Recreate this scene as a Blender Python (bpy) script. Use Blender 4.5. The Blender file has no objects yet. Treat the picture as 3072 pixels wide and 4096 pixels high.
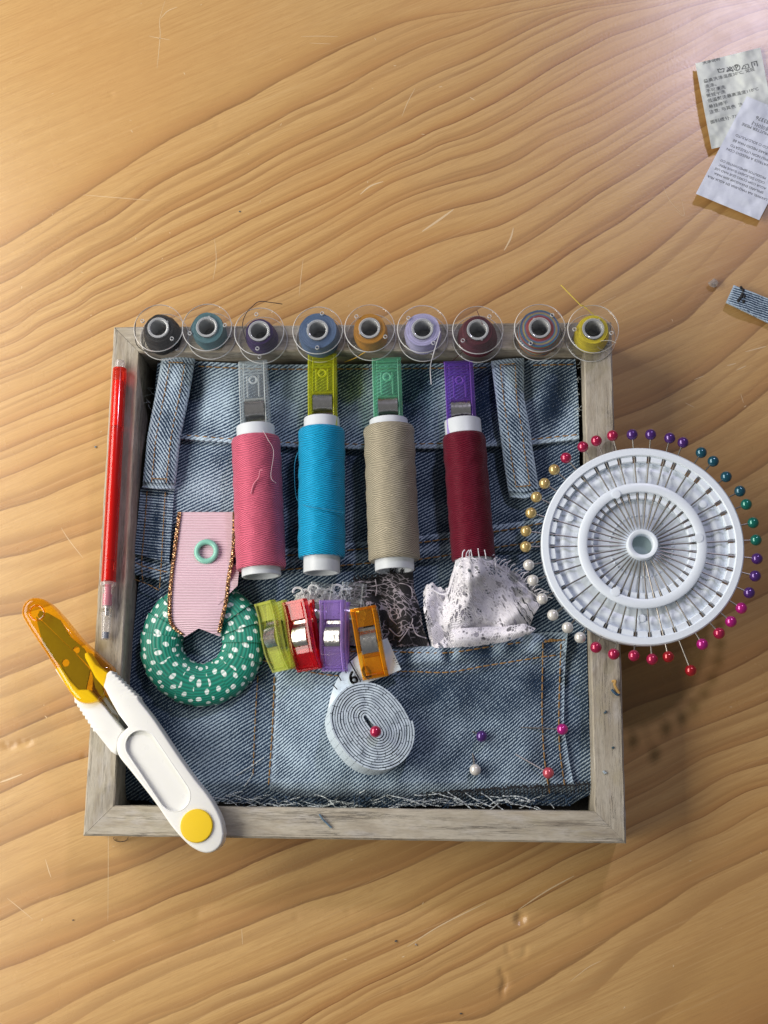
import bpy, bmesh, math, random
import numpy as np
from mathutils import Vector, Matrix, noise
from mathutils.geometry import tessellate_polygon
random.seed(7)
K = 0.001                      # everything below is written in millimetres
PI = math.pi
scene = bpy.context.scene
C = scene.collection

# ------------------------------------------------------------------ camera
# solved once from the four corners of the tray: focal length in photo pixels, tilt and position
F = 5000.0; CX, CY = 1536.0, 2048.0; TW = 212.0; RIM = 28.0
def _solve():
    px = np.array([[456, 1305], [2444, 1286], [2505, 3376], [333.5, 3344.5]], float)
    h = TW/2
    w = np.array([[-h, h], [h, h], [h, -h], [-h, -h]], float)
    q = (px-np.array([CX, CY]))/F
    A = []
    for (X, Y), (u, v) in zip(w, q):
        A.append([X, Y, 1, 0, 0, 0, -u*X, -u*Y, -u]); A.append([0, 0, 0, X, Y, 1, -v*X, -v*Y, -v])
    H = np.linalg.svd(np.array(A))[2][-1].reshape(3, 3)
    H /= math.sqrt(np.linalg.norm(H[:, 0])*np.linalg.norm(H[:, 1]))
    if H[2, 2] < 0: H = -H
    r1, r2, t = H.T
    R = np.stack([r1, r2, np.cross(r1, r2)], 1)
    U, _, Vt = np.linalg.svd(R); R = U@Vt
    return R, t
CR, CT = _solve()
CAM = -CR.T@CT + np.array([0, 0, RIM])
def P(u, v, z=0.0):
    """the point of height z (mm) seen at photo pixel u, v"""
    d = CR.T@np.array([(u-CX)/F, (v-CY)/F, 1.0])
    k = (z-CAM[2])/d[2]
    p = CAM+k*d
    return Vector((p[0], p[1], z))
cam = bpy.data.objects.new('camera', bpy.data.cameras.new('camera')); C.objects.link(cam)
cam.data.sensor_fit = 'VERTICAL'; cam.data.sensor_height = 36; cam.data.lens = 36*F/4096
cam.data.clip_start = 0.02; cam.data.clip_end = 50
M = Matrix([list(CR[0]), list(-CR[1]), list(-CR[2])]).transposed().to_4x4()
M.translation = Vector(CAM)*K
cam.matrix_world = M
scene.camera = cam

# ------------------------------------------------------------------ world, lamps, exposure
scene.render.engine = 'CYCLES'
scene.cycles.use_denoising = True
scene.cycles.max_bounces = 12; scene.cycles.transparent_max_bounces = 24
scene.cycles.caustics_reflective = False; scene.cycles.caustics_refractive = False
scene.cycles.sample_clamp_indirect = 4
scene.view_settings.view_transform = 'Standard'; scene.view_settings.look = 'None'
scene.view_settings.exposure = 0; scene.view_settings.gamma = 1
world = bpy.data.worlds.new('World'); scene.world = world; world.use_nodes = True
world.node_tree.nodes['Background'].inputs[0].default_value = (0.95, 0.97, 1.0, 1)
world.node_tree.nodes['Background'].inputs[1].default_value = 0.135
def area(name, loc, target, size, power, col, shape='DISK', sizey=None):
    l = bpy.data.lights.new(name, 'AREA'); l.energy = power; l.color = col; l.shape = shape; l.size = size*K
    if sizey: l.size_y = sizey*K
    o = bpy.data.objects.new(name, l); C.objects.link(o)
    o.location = Vector(loc)*K
    o.rotation_euler = (Vector(target)-Vector(loc)).to_track_quat('-Z', 'Y').to_euler()
    return o
area('window_light', (-490, 50, 395), (-20, 50, 10), 860, 7.0, (1.0, 0.95, 0.86), 'RECTANGLE', 320)
area('desk_lamp', (455, 985, 1080), (60, 0, 0), 115, 5.6, (0.80, 0.75, 1.0))

# ------------------------------------------------------------------ node helpers
class NT:
    def __init__(s, name):
        s.m = bpy.data.materials.new(name); s.m.use_nodes = True
        s.t = s.m.node_tree; s.t.nodes.clear()
        s.out = s.t.nodes.new('ShaderNodeOutputMaterial')
    def n(s, typ, *ins, **props):
        d = s.t.nodes.new('ShaderNode'+typ)
        kw = {}
        for k, v in props.items():
            if hasattr(d, k) and k not in ('name',): setattr(d, k, v)
            else: kw[k] = v
        for i, v in enumerate(ins):
            if v is not None: s.set(d.inputs[i], v)
        for k, v in kw.items(): s.set(d.inputs[k.replace('_', ' ')], v)
        return d
    def set(s, sock, v):
        if isinstance(v, bpy.types.NodeSocket): s.t.links.new(v, sock)
        elif isinstance(v, bpy.types.Node): s.t.links.new(v.outputs[0], sock)
        else:
            if sock.type == 'RGBA' and len(v) == 3: v = (*v, 1)
            sock.default_value = v
    def math(s, op, a, b=None, c=None, clamp=False):
        d = s.t.nodes.new('ShaderNodeMath'); d.operation = op; d.use_clamp = clamp
        for i, v in enumerate((a, b, c)):
            if v is not None: s.set(d.inputs[i], v)
        return d.outputs[0]
    def comb(s, x, y, z=0.0): return s.n('CombineXYZ', x, y, z).outputs[0]
    def noise(s, vec, scale=1.0, detail=2.0, rough=0.5, dist=0.0):
        d = s.n('TexNoise'); s.set(d.inputs['Vector'], vec)
        for k, v in (('Scale', scale), ('Detail', detail), ('Roughness', rough), ('Distortion', dist)): s.set(d.inputs[k], v)
        return d.outputs[0]
    def smooth(s, v, a, b, lo=0.0, hi=1.0):
        d = s.n('MapRange', interpolation_type='SMOOTHSTEP')
        for i, x in enumerate((v, a, b, lo, hi)): s.set(d.inputs[i], x)
        return d.outputs[0]
    def mix(s, f, a, b, blend='MIX'):
        d = s.n('Mix', data_type='RGBA', blend_type=blend)
        s.set(d.inputs[0], f); s.set(d.inputs[6], a); s.set(d.inputs[7], b)
        return d.outputs[2]
    def ramp(s, f, stops):
        d = s.n('ValToRGB'); s.set(d.inputs[0], f)
        e = d.color_ramp.elements
        while len(e) < len(stops): e.new(0.5)
        for x, (p, c) in zip(e, stops): x.position = p; x.color = (*c, 1) if len(c) == 3 else c
        return d.outputs[0]
    def attr(s, name, out=2):
        d = s.n('Attribute'); d.attribute_name = name; return d.outputs[out]
    def uv(s):
        d = s.n('UVMap'); d.uv_map = 'UVMap'
        x = s.n('SeparateXYZ', d.outputs[0]); return x.outputs[0], x.outputs[1]
    def obj(s):
        """object coordinates in millimetres"""
        d = s.n('TexCoord'); v = s.n('VectorMath', operation='SCALE'); s.set(v.inputs[0], d.outputs['Object']); v.inputs['Scale'].default_value = 1/K
        return v.outputs[0]
    def bump(s, h, strength=0.3, dist=0.2):
        d = s.n('Bump'); s.set(d.inputs['Height'], h); s.set(d.inputs['Strength'], strength); d.inputs['Distance'].default_value = dist*K
        return d.outputs[0]
    def pbsdf(s, col, rough=0.5, bump=None, finish=True, **kw):
        d = s.n('BsdfPrincipled'); s.set(d.inputs['Base Color'], col); s.set(d.inputs['Roughness'], rough)
        for k, v in kw.items(): s.set(d.inputs[k.replace('_', ' ')], v)
        if bump is not None: s.set(d.inputs['Normal'], bump)
        if finish: s.t.links.new(d.outputs[0], s.out.inputs[0])
        return d
    def fin(s, sh): s.t.links.new(sh.outputs[0] if isinstance(sh, bpy.types.Node) else sh, s.out.inputs[0]); return s.m

def plain(name, col, rough=0.5, grain=0.06, scale=1.5, **kw):
    t = NT(name); v = t.obj()
    nz = t.noise(v, scale, 3)
    c = t.mix(t.math('MULTIPLY', nz, grain*2), col, tuple(x*0.55 for x in col))
    t.pbsdf(c, t.math('ADD', rough, t.math('MULTIPLY', t.math('SUBTRACT', nz, 0.5), 0.15)), t.bump(nz, 0.08, 0.1), **kw)
    return t.m
def clear(name, tint, edge, opac=0.10, rough=0.06, facing=0.55, spec=0.5, blend=0.35):
    """clear or tinted moulded plastic: sees through, denser and brighter towards its edges"""
    t = NT(name)
    lw = t.n('LayerWeight'); lw.inputs[0].default_value = .5
    fp = t.math('POWER', lw.outputs['Facing'], 1.0+2.0*(1-blend))
    tr = t.n('BsdfTransparent', tint)
    nz = t.noise(t.obj(), 0.7, 2)
    pb = t.pbsdf(edge, rough, t.bump(nz, 0.06, 0.3), finish=False, Specular_IOR_Level=spec)
    f = t.math('ADD', opac, t.math('MULTIPLY', fp, facing), clamp=True)
    m1 = t.n('MixShader', f, tr, pb)
    gl = t.n('BsdfGlossy'); gl.inputs['Color'].default_value = (1, 1, 1, 1); gl.inputs['Roughness'].default_value = rough
    l2 = t.n('LayerWeight'); l2.inputs[0].default_value = .5
    fr = t.math('ADD', .035, t.math('MULTIPLY', .6, t.math('POWER', l2.outputs['Facing'], 5.0)))
    return t.fin(t.n('MixShader', fr, m1, gl))

# ------------------------------------------------------------------ mesh helpers (mm in, metres out)
class MB:
    def __init__(s): s.v = []; s.f = []; s.uv = []; s.at = {}
    def add(s, verts, faces, uvs=None):
        o = len(s.v)
        s.v += [tuple(p) for p in verts]
        s.uv += list(uvs) if uvs is not None else [(p[0], p[1]) for p in verts]
        s.f += [tuple(i+o for i in f) for f in faces]
        return o
    def tube(s, pts, r, seg=6, cap=True):
        pts = [Vector(p) for p in pts]; n = len(pts)
        rr = r if isinstance(r, (list, tuple)) else [r]*n
        up = Vector((0, 0, 1)); vs = []; uv = []; L = 0
        for i, p in enumerate(pts):
            d = (pts[min(i+1, n-1)]-pts[max(i-1, 0)]).normalized()
            if i: L += (p-pts[i-1]).length
            a = up-d*up.dot(d)
            if a.length < 1e-3: a = Vector((1, 0, 0))-d*d.x
            a.normalize(); b = d.cross(a); up = a
            for k in range(seg):
                t = 2*PI*k/seg
                vs.append(p+(a*math.cos(t)+b*math.sin(t))*rr[i]); uv.append((t*rr[i], L))
        fs = [(i*seg+k, i*seg+(k+1) % seg, (i+1)*seg+(k+1) % seg, (i+1)*seg+k) for i in range(n-1) for k in range(seg)]
        if cap: fs += [tuple(range(seg))[::-1], tuple(range((n-1)*seg, n*seg))]
        s.add(vs, fs, uv); return s
    def lathe(s, prof, seg=48, mat=None, close=False, ang=2*PI, wob=None):
        """profile of (radius, height) turned about z, then placed by mat"""
        vs = []; uv = []; n = len(prof); L = 0
        for i, (r, z) in enumerate(prof):
            if i: L += math.hypot(r-prof[i-1][0], z-prof[i-1][1])
            for k in range(seg):
                t = ang*k/seg; q = r+(wob(t, z) if wob else 0)
                p = Vector((q*math.cos(t), q*math.sin(t), z))
                vs.append(mat@p if mat else p); uv.append((t*max(r, 3), L))
        fs = [(i*seg+k, i*seg+(k+1) % seg, (i+1)*seg+(k+1) % seg, (i+1)*seg+k) for i in range(n-1) for k in range(seg)]
        if close: fs += [((n-1)*seg+k, (n-1)*seg+(k+1) % seg, (k+1) % seg, k) for k in range(seg)]
        else:
            if prof[0][0] > 1e-6: fs.append(tuple(range(seg))[::-1])
            if prof[-1][0] > 1e-6: fs.append(tuple(range((n-1)*seg, n*seg)))
        s.add(vs, fs, uv); return s
    def box(s, c, d, mat=None):
        vs = [Vector((c[0]+sx*d[0]/2, c[1]+sy*d[1]/2, c[2]+sz*d[2]/2)) for sx in (-1, 1) for sy in (-1, 1) for sz in (-1, 1)]
        if mat: vs = [mat@p for p in vs]
        s.add(vs, [(0, 1, 3, 2), (4, 6, 7, 5), (0, 4, 5, 1), (2, 3, 7, 6), (0, 2, 6, 4), (1, 5, 7, 3)]); return s
    def ball(s, c, r, seg=24, sq=(1, 1, 1)):
        c = Vector(c); n = seg//2
        vs = [c+Vector((0, 0, r*sq[2]))]
        for i in range(1, n):
            t = PI*i/n
            vs += [c+Vector((r*sq[0]*math.sin(t)*math.cos(2*PI*k/seg), r*sq[1]*math.sin(t)*math.sin(2*PI*k/seg), r*sq[2]*math.cos(t))) for k in range(seg)]
        vs.append(c-Vector((0, 0, r*sq[2]))); e = len(vs)-1
        fs = [(0, 1+k, 1+(k+1) % seg) for k in range(seg)]
        fs += [(1+i*seg+k, 1+(i+1)*seg+k, 1+(i+1)*seg+(k+1) % seg, 1+i*seg+(k+1) % seg) for i in range(n-2) for k in range(seg)]
        fs += [(e, 1+(n-2)*seg+(k+1) % seg, 1+(n-2)*seg+k) for k in range(seg)]
        s.add(vs, fs); return s
    def prism(s, outline, z0, z1, holes=(), mat=None, r=0.0, steps=3):
        """polygon (with holes) given thickness; r rounds the upper outer edge"""
        def ccw(p):
            a = sum(p[i][0]*p[(i+1) % len(p)][1]-p[(i+1) % len(p)][0]*p[i][1] for i in range(len(p)))
            return list(p) if a > 0 else list(p)[::-1]
        o = ccw(outline); hs = [ccw(h)[::-1] for h in holes]
        def inset(p, d):
            q = []
            for i in range(len(p)):
                a = Vector(p[i-1][:2]); b = Vector(p[i][:2]); c = Vector(p[(i+1) % len(p)][:2])
                n1 = (b-a).normalized(); n2 = (c-b).normalized(); t = n1+n2
                if t.length < 1e-6: t = n1
                t.normalize(); nn = Vector((-t.y, t.x)); q.append(b+nn*d)
            return q
        def T(p, z):
            v = Vector((p[0], p[1], z)); return mat@v if mat else v
        rings = [(o, z0)]
        if r > 0:
            for k in range(steps+1):
                a = PI/2*k/steps; rings.append((inset(o, r*(1-math.cos(a))), z1-r+r*math.sin(a)))
        else: rings.append((o, z1))
        n = len(o); vs = []; fs = []
        for p, z in rings: vs += [T(q, z) for q in p]
        for j in range(len(rings)-1):
            fs += [(j*n+i, j*n+(i+1) % n, (j+1)*n+(i+1) % n, (j+1)*n+i) for i in range(n)]
        tops = list(range((len(rings)-1)*n, len(rings)*n)); bots = list(range(n))
        topl = [rings[-1][0]]; 
        ti = [tops]; bi = [bots]
        for h in hs:
            b = len(vs); m = len(h)
            vs += [T(q, z0) for q in h]; vs += [T(q, z1) for q in h]
            fs += [(b+i, b+(i+1) % m, b+m+(i+1) % m, b+m+i) for i in range(m)]
            bi.append(list(range(b, b+m))); ti.append(list(range(b+m, b+2*m))); topl.append(h)
        fl = [i for l in ti for i in l]; fb = [i for l in bi for i in l]
        for tri in tessellate_polygon([[Vector((q[0], q[1], 0)) for q in l] for l in topl]):
            a, b2, c = [Vector((([q for l in topl for q in l])[i][0], ([q for l in topl for q in l])[i][1], 0)) for i in tri]
            if (b2-a).cross(c-a).z < 0: tri = tri[::-1]
            fs.append(tuple(fl[i] for i in tri)); fs.append(tuple(fb[i] for i in tri[::-1]))
        s.add(vs, fs); return s
    def obj(s, name, m, parent=None, smooth=40, origin=None, two=None):
        me = bpy.data.meshes.new(name)
        og = Vector(origin) if origin is not None else (Vector(parent['_o']) if parent is not None and '_o' in parent else Vector((0, 0, 0)))
        me.from_pydata([tuple((Vector(p)-og)*K) for p in s.v], [], s.f)
        uvl = me.uv_layers.new(name='UVMap')
        idx = np.zeros(len(me.loops), int); me.loops.foreach_get('vertex_index', idx)
        uvl.data.foreach_set('uv', np.array(s.uv, float)[idx].ravel())
        for k, a in s.at.items():
            at = me.attributes.new(k, 'FLOAT', 'POINT'); at.data.foreach_set('value', np.array(a, float))
        me.materials.append(m)
        if smooth:
            me.polygons.foreach_set('use_smooth', [True]*len(me.polygons))
            me.set_sharp_from_angle(angle=math.radians(smooth))
        me.update()
        o = bpy.data.objects.new(name, me); C.objects.link(o)
        if parent is not None: o.parent = parent
        else: o.location = og*K; o['_o'] = tuple(og)
        return o
def tag(o, label, cat, group=None, kind=None):
    if label: o['label'] = label
    if cat: o['category'] = cat
    if group: o['group'] = group
    if kind: o['kind'] = kind
    return o
def thing(name, label, cat, loc=(0, 0, 0), group=None, rot=0.0):
    o = bpy.data.objects.new(name, None); C.objects.link(o)
    o.empty_display_size = 0.005
    o.location = Vector(loc)*K; o['_o'] = tuple(loc); o.rotation_euler = (0, 0, rot)
    return tag(o, label, cat, group)
def local(name, label, cat, loc, group=None):
    """a thing whose parts are written in its own coordinates"""
    o = thing(name, label, cat, loc, group); o['_o'] = (0.0, 0.0, 0.0); return o
def dup(root, loc, rot=None, label=None):
    r = root.copy(); C.objects.link(r); r.location = Vector(loc)*K
    if rot is not None: r.rotation_euler = rot
    if label: r['label'] = label
    for ch in root.children:
        c = ch.copy(); C.objects.link(c); c.parent = r
        for g in ch.children:
            d = g.copy(); C.objects.link(d); d.parent = c
    return r

# curve helpers in photo pixels
def resample(pl, n, closed=False):
    p = [np.array(q, float) for q in pl]
    if closed: p = p+[p[0]]
    d = [0]
    for a, b in zip(p, p[1:]): d.append(d[-1]+np.linalg.norm(b-a))
    t = np.linspace(0, d[-1], n+1 if closed else n)
    A = np.array(p)
    q = np.stack([np.interp(t, d, A[:, k]) for k in range(A.shape[1])], 1)
    return q[:-1] if closed else q
def spline(pl, n=8, closed=False):
    p = [np.array(q, float) for q in pl]; m = len(p); out = []
    for i in range(m if closed else m-1):
        p0 = p[i-1] if (closed or i > 0) else p[0]
        p1 = p[i]; p2 = p[(i+1) % m]
        p3 = p[(i+2) % m] if (closed or i+2 < m) else p[-1]
        for k in range(n):
            t = k/n
            out.append(0.5*((2*p1)+(-p0+p2)*t+(2*p0-5*p1+4*p2-p3)*t*t+(-p0+3*p1-3*p2+p3)*t**3))
    if not closed: out.append(p[-1])
    return out
def patch(top, bot, zf, nu, nv, left=None, right=None, th=1.0, uv0=(0, 0), uang=0.0, attrs=None, back=True, mb=None):
    """a sheet of cloth between two edges (photo pixels), laid at the heights zf gives, with thickness"""
    T = resample(top, nu); B = resample(bot, nu)
    Lf = resample(left, nv) if left is not None else np.linspace(T[0], B[0], nv)
    Rt = resample(right, nv) if right is not None else np.linspace(T[-1], B[-1], nv)
    mb = mb or MB(); vs = []; uv = []; at = {k: [] for k in (attrs or {})}
    pp = np.zeros((nv, nu, 3))
    for j in range(nv):
        t = j/(nv-1)
        for i in range(nu):
            s = i/(nu-1)
            q = (1-t)*T[i]+t*B[i]+(1-s)*Lf[j]+s*Rt[j]-((1-s)*(1-t)*T[0]+s*(1-t)*T[-1]+(1-s)*t*B[0]+s*t*B[-1])
            z = zf(q[0], q[1], s, t)
            p = P(q[0], q[1], z); pp[j, i] = p; vs.append(p)
            for k in at: at[k].append(attrs[k](q[0], q[1], s, t))
    # lengths along the cloth give the weave its coordinates
    du = np.concatenate([np.zeros((nv, 1)), np.cumsum(np.linalg.norm(np.diff(pp[:, :, :2], axis=1), axis=2), 1)], 1)
    dv = np.concatenate([np.zeros((1, nu)), np.cumsum(np.linalg.norm(np.diff(pp[:, :, :2], axis=0), axis=2), 0)], 0)
    uv = [(du[j, i]+uv0[0], -dv[j, i]+uv0[1]) for j in range(nv) for i in range(nu)]
    g = lambda j, i: j*nu+i
    fs = [(g(j, i), g(j+1, i), g(j+1, i+1), g(j, i+1)) for j in range(nv-1) for i in range(nu-1)]
    n = nu*nv
    if back:
        rim = [g(0, i) for i in range(nu)]+[g(j, nu-1) for j in range(1, nv)]+[g(nv-1, i) for i in range(nu-2, -1, -1)]+[g(j, 0) for j in range(nv-2, 0, -1)]
        vs2 = [p-Vector((0, 0, th)) for p in vs]
        fs += [tuple(n+x for x in f[::-1]) for f in fs[:(nu-1)*(nv-1)]]
        m = len(rim)
        fs += [(rim[k], rim[(k+1) % m], n+rim[(k+1) % m], n+rim[k]) for k in range(m)]
        vs = vs+vs2; uv = uv+uv
        for k in at: at[k] = at[k]+at[k]
    mb.add(vs, fs, uv)
    for k in at: mb.at.setdefault(k, []); mb.at[k] += at[k]
    return mb
def D(x, y): return (x*3072/1659, y*3072/1659)          # pixel of the half-size print of the photo -> photo pixel
def cr(ox, oy, k): return lambda x, y: (ox+x/k, oy+y/k)  # pixel of an enlarged crop -> photo pixel
def gs(u, v, cu, cv, su, sv): return math.exp(-((u-cu)/su)**2-((v-cv)/sv)**2)
def nz(x, y, z=0.0): return noise.noise(Vector((x, y, z)))

# ------------------------------------------------------------------ TABLE
RINGS = {
 0: [(0,992),(60,958),(181,886),(331,784),(512,669),(633,591),(814,494),(1000,401),(1181,295),(1362,201),(1500,138),(1603,97),(1723,57),(1904,6)],
 1: [(0,1139),(102,1085),(199,1013),(313,946),(458,868),(530,814),(603,753),(723,687),(874,615),(1000,540),(1181,440),(1362,362),(1482,289),(1603,229),(1723,169),(2000,63),(2150,0)],
 2: [(0,1248),(121,1181),(301,1079),(512,964),(663,862),(784,802),(1000,687),(1181,585),(1325,518),(1512,422),(1663,332),(1784,277),(2000,180),(2151,102),(2337,6)],
 3: [(0,1350),(90,1300),(301,1181),(542,1031),(723,934),(844,874),(1000,806),(1181,699),(1362,615),(1524,542),(1723,440),(1844,386),(2000,300),(2151,211),(2301,142),(2452,72),(2603,18)],
 4: [(0,1392),(151,1300),(362,1181),(603,1075),(753,1003),(1000,876),(1181,796),(1325,735),(1482,657),(1663,573),(1814,500),(2000,408),(2120,337),(2271,241),(2452,140),(2700,50)],
 5: [(0,1440),(249,1329),(542,1200),(784,1085),(1000,968),(1199,862),(1422,747),(1603,651),(1753,579),(2000,484),(2181,374),(2337,283),(2512,205),(2723,108),(2904,18)],
 6: [(0,1518),(199,1429),(440,1310),(633,1205),(1000,1049),(1241,922),(1386,838),(1560,729),(1800,640),(2000,576),(2181,470),(2362,386),(2542,283),(2723,187),(2874,100)],
 7: [(0,1613),(199,1533),(448,1404),(633,1300),(1000,1139),(1211,1025),(1422,904),(1603,808),(1784,740),(2000,675),(2181,567),(2362,490),(2542,390),(2784,270),(2950,170)],
 8: [(0,1712),(249,1608),(445,1518),(880,1300),(1150,1175),(1362,1055),(1542,940),(1723,862),(2000,788),(2211,681),(2392,573),(2542,480),(2753,345),(2950,240)],
 9: [(0,1812),(249,1707),(440,1632),(1133,1272),(1362,1163),(1542,1061),(1784,960),(2000,908),(2181,800),(2362,681),(2542,567),(2753,434),(3000,330)],
 10: [(0,1916),(249,1807),(430,1737),(1500,1290),(1700,1190),(2000,1025),(2211,904),(2392,778),(2603,651),(2784,530),(3000,420)],
 11: [(0,2045),(150,2005),(298,1936),(420,1886),(1800,1300),(2000,1190),(2121,1123),(2337,976),(2482,892),(2633,780),(2814,640),(3072,490)],
 12: [(0,2234),(100,2224),(249,2165),(410,2120),(2265,1260),(2362,1181),(2512,1079),(2633,989),(2814,832),(3072,650)],
 13: [(0,2470),(100,2460),(300,2390),(2753,1284),(2904,1115),(3000,1025),(3072,960)],
 14: [(0,2720),(300,2590),(2560,1640),(3072,1290)], 15: [(0,2960),(330,2820),(2500,1880),(3072,1560)], 16: [(0,3180),(330,3040),(2500,2120),(3072,1850)],
 17: [(0,3381),(151,3314),(331,3236),(2500,2360),(3072,2130)],
 18: [(0,3691),(271,3574),(452,3507),(603,3447),(753,3381),(2500,2610),(3072,2370)],
 19: [(0,3881),(211,3797),(452,3688),(693,3580),(1000,3457),(1229,3363),(2504,2840),(3072,2600)],
 20: [(139,4096),(301,4002),(512,3905),(723,3815),(1000,3698),(1151,3634),(1301,3586),(1542,3501),(1723,3423),(1844,3372),(2504,3065),(2802,2916),(3072,2807)],
 21: [(603,4096),(784,4026),(1000,3925),(1181,3851),(1392,3755),(1603,3664),(1784,3568),(2000,3462),(2160,3378),(2500,3205),(2802,3033),(3072,2943)],
 22: [(940,4096),(1121,4020),(1301,3917),(1542,3809),(1723,3730),(2000,3579),(2194,3478),(2388,3387),(2504,3323),(2646,3258),(2775,3190),(3072,3060)],
 23: [(1211,4096),(1362,4014),(1542,3917),(1723,3827),(2000,3677),(2129,3614),(2323,3504),(2517,3420),(2808,3280),(3072,3150)],
 24: [(1362,4096),(1542,4002),(1784,3881),(2000,3772),(2194,3678),(2388,3581),(2549,3484),(2775,3362),(3072,3210)],
 25: [(1900,4096),(2100,3990),(2323,3846),(2646,3640),(3072,3400)],
}
EXTRA = [(0, 0, -0.80), (700, 0, -0.66), (0, 500, -0.58), (3072, 4096, 25.93), (2500, 4096, 25.45), (3072, 3700, 25.5), (-500, -300, -1.3), (3500, 4500, 26.6)]
def build_table():
    pts = []
    for k, l in RINGS.items():
        for u, v in l: q = P(u, v, 0); pts.append((q.x, q.y, k))
    for u, v, k in EXTRA: q = P(u, v, 0); pts.append((q.x, q.y, k))
    A = np.array(pts); X = A[:, :2]/200; n = len(A)
    def phi(d): 
        with np.errstate(divide='ignore', invalid='ignore'): return np.where(d > 1e-9, d*d*np.log(d), 0)
    Dm = np.linalg.norm(X[:, None]-X[None], axis=2)
    Kx = phi(Dm)+np.eye(n)*2.5e-3
    Q = np.c_[np.ones(n), X]
    S = np.block([[Kx, Q], [Q.T, np.zeros((3, 3))]])
    w = np.linalg.solve(S, np.r_[A[:, 2], 0, 0, 0])
    def axis(a, b, st, far):
        m = list(np.arange(a, b+.1, st)); s = st; lo = []; x = a
        while x > -far: s *= 1.35; x -= s; lo.append(x)
        s = st; hi = []; x = b
        while x < far: s *= 1.35; x += s; hi.append(x)
        return np.array(lo[::-1]+m+hi)
    xs = axis(-172, 172, 1.0, 900); ys = axis(-186, 262, 1.0, 900)
    gx, gy = np.meshgrid(xs, ys); G = np.c_[gx.ravel(), gy.ravel()]
    r = np.zeros(len(G))
    for i in range(0, len(G), 20000):
        g = G[i:i+20000]/200
        r[i:i+20000] = phi(np.linalg.norm(g[:, None]-X[None], axis=2))@w[:n]+np.c_[np.ones(len(g)), g]@w[n:]
    # beyond the part that was read off, carry on at an even pace
    th = math.radians(24); al = G[:, 0]*math.cos(th)+G[:, 1]*math.sin(th); ac = -G[:, 0]*math.sin(th)+G[:, 1]*math.cos(th)
    far = np.clip((np.maximum(np.abs(G[:, 0])/185, np.abs(G[:, 1]-35)/235)-1)*3, 0, 1)
    r = r*(1-far)+far*(13-ac/11)
    r = np.where(r < -.45, -.45+.30*np.tanh((r+.45)/.6), r)
    z = np.zeros(len(G))
    def dent(d, rad, dep, k=2):
        q = P(*D(*d), 0); rr = np.hypot(G[:, 0]-q.x, G[:, 1]-q.y)
        z[:] -= dep*np.exp(-(rr/rad)**(2*k))
    def arc(d, rad, a0, a1, wd, dep):
        q = P(*D(*d), 0); dx = G[:, 0]-q.x; dy = G[:, 1]-q.y
        rr = np.hypot(dx, dy); a = np.degrees(np.arctan2(dy, dx)) % 360
        ok = ((a-a0) % 360) < (a1-a0) % 360
        z[:] -= np.where(ok, dep*np.exp(-((rr-rad)/wd)**2), 0)
    dent((1124, 1985), 2.2, 1.4); arc((1116, 2052), 3.6, 150, 380, 0.8, 0.4); arc((1062, 2118), 5.2, -50, 50, 1.0, .7); arc((1112, 2150), 5, 110, 200, .8, .4)
    for d in ((753, 1970), (812, 1998), (427, 1974), (640, 1980), (200, 1770), (1260, 1990), (868, 2140), (470, 270), (540, 295), (240, 205)): dent(d, 1.3, .25, 1)
    for d in ((190, 1625), (55, 1595), (20, 1600)): arc(d, 2.5, 200, 330, .8, .35)
    nx, ny = len(xs), len(ys)
    mb = MB()
    mb.v = [(a, b, c) for (a, b), c in zip(G, z)]; mb.uv = [(a, b) for a, b in G]
    mb.f = [(j*nx+i, j*nx+i+1, (j+1)*nx+i+1, (j+1)*nx+i) for j in range(ny-1) for i in range(nx-1)]
    mb.at = {'ring': r, 'along': al, 'across': ac}
    t = NT('varnished_pine')
    ring = t.attr('ring'); along = t.attr('along')
    ac0 = t.attr('across')
    w1 = t.noise(t.comb(t.math('MULTIPLY', along, 0.009), t.math('MULTIPLY', ring, 0.9)), 1, 2)
    w2 = t.noise(t.comb(t.math('MULTIPLY', along, 0.06), t.math('MULTIPLY', ring, 3.0)), 1, 4, 0.6)
    r2 = t.math('ADD', ring, t.math('MULTIPLY', t.math('SUBTRACT', w1, 0.5), 0.13))
    r2 = t.math('ADD', r2, t.math('MULTIPLY', t.math('SUBTRACT', w2, 0.5), 0.05))
    f = t.math('FRACT', t.math('ADD', r2, 40.0)); idn = t.math('FLOOR', t.math('ADD', r2, 40.0))
    wn = t.n('TexWhiteNoise', noise_dimensions='1D'); t.set(wn.inputs['W'], idn)
    col = t.ramp(f, [(0.0, (.545, .345, .138)), (.40, (.530, .330, .128)), (.66, (.480, .282, .098)), (.84, (.395, .200, .066)), (.93, (.300, .138, .042)), (.975, (.130, .050, .014)), (.99, (.145, .058, .017)), (1.0, (.52, .31, .125))])
    even = (.53, .333, .130, 1)
    stg = t.math('ADD', 0.72, t.math('MULTIPLY', wn.outputs[0], 0.28))
    stg = t.math('MULTIPLY', stg, t.smooth(t.noise(t.comb(t.math('MULTIPLY', along, 0.012), t.math('MULTIPLY', ring, .6), 3.3), 1, 2), .25, .6, .70, 1))
    col = t.mix(stg, even, col)
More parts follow.
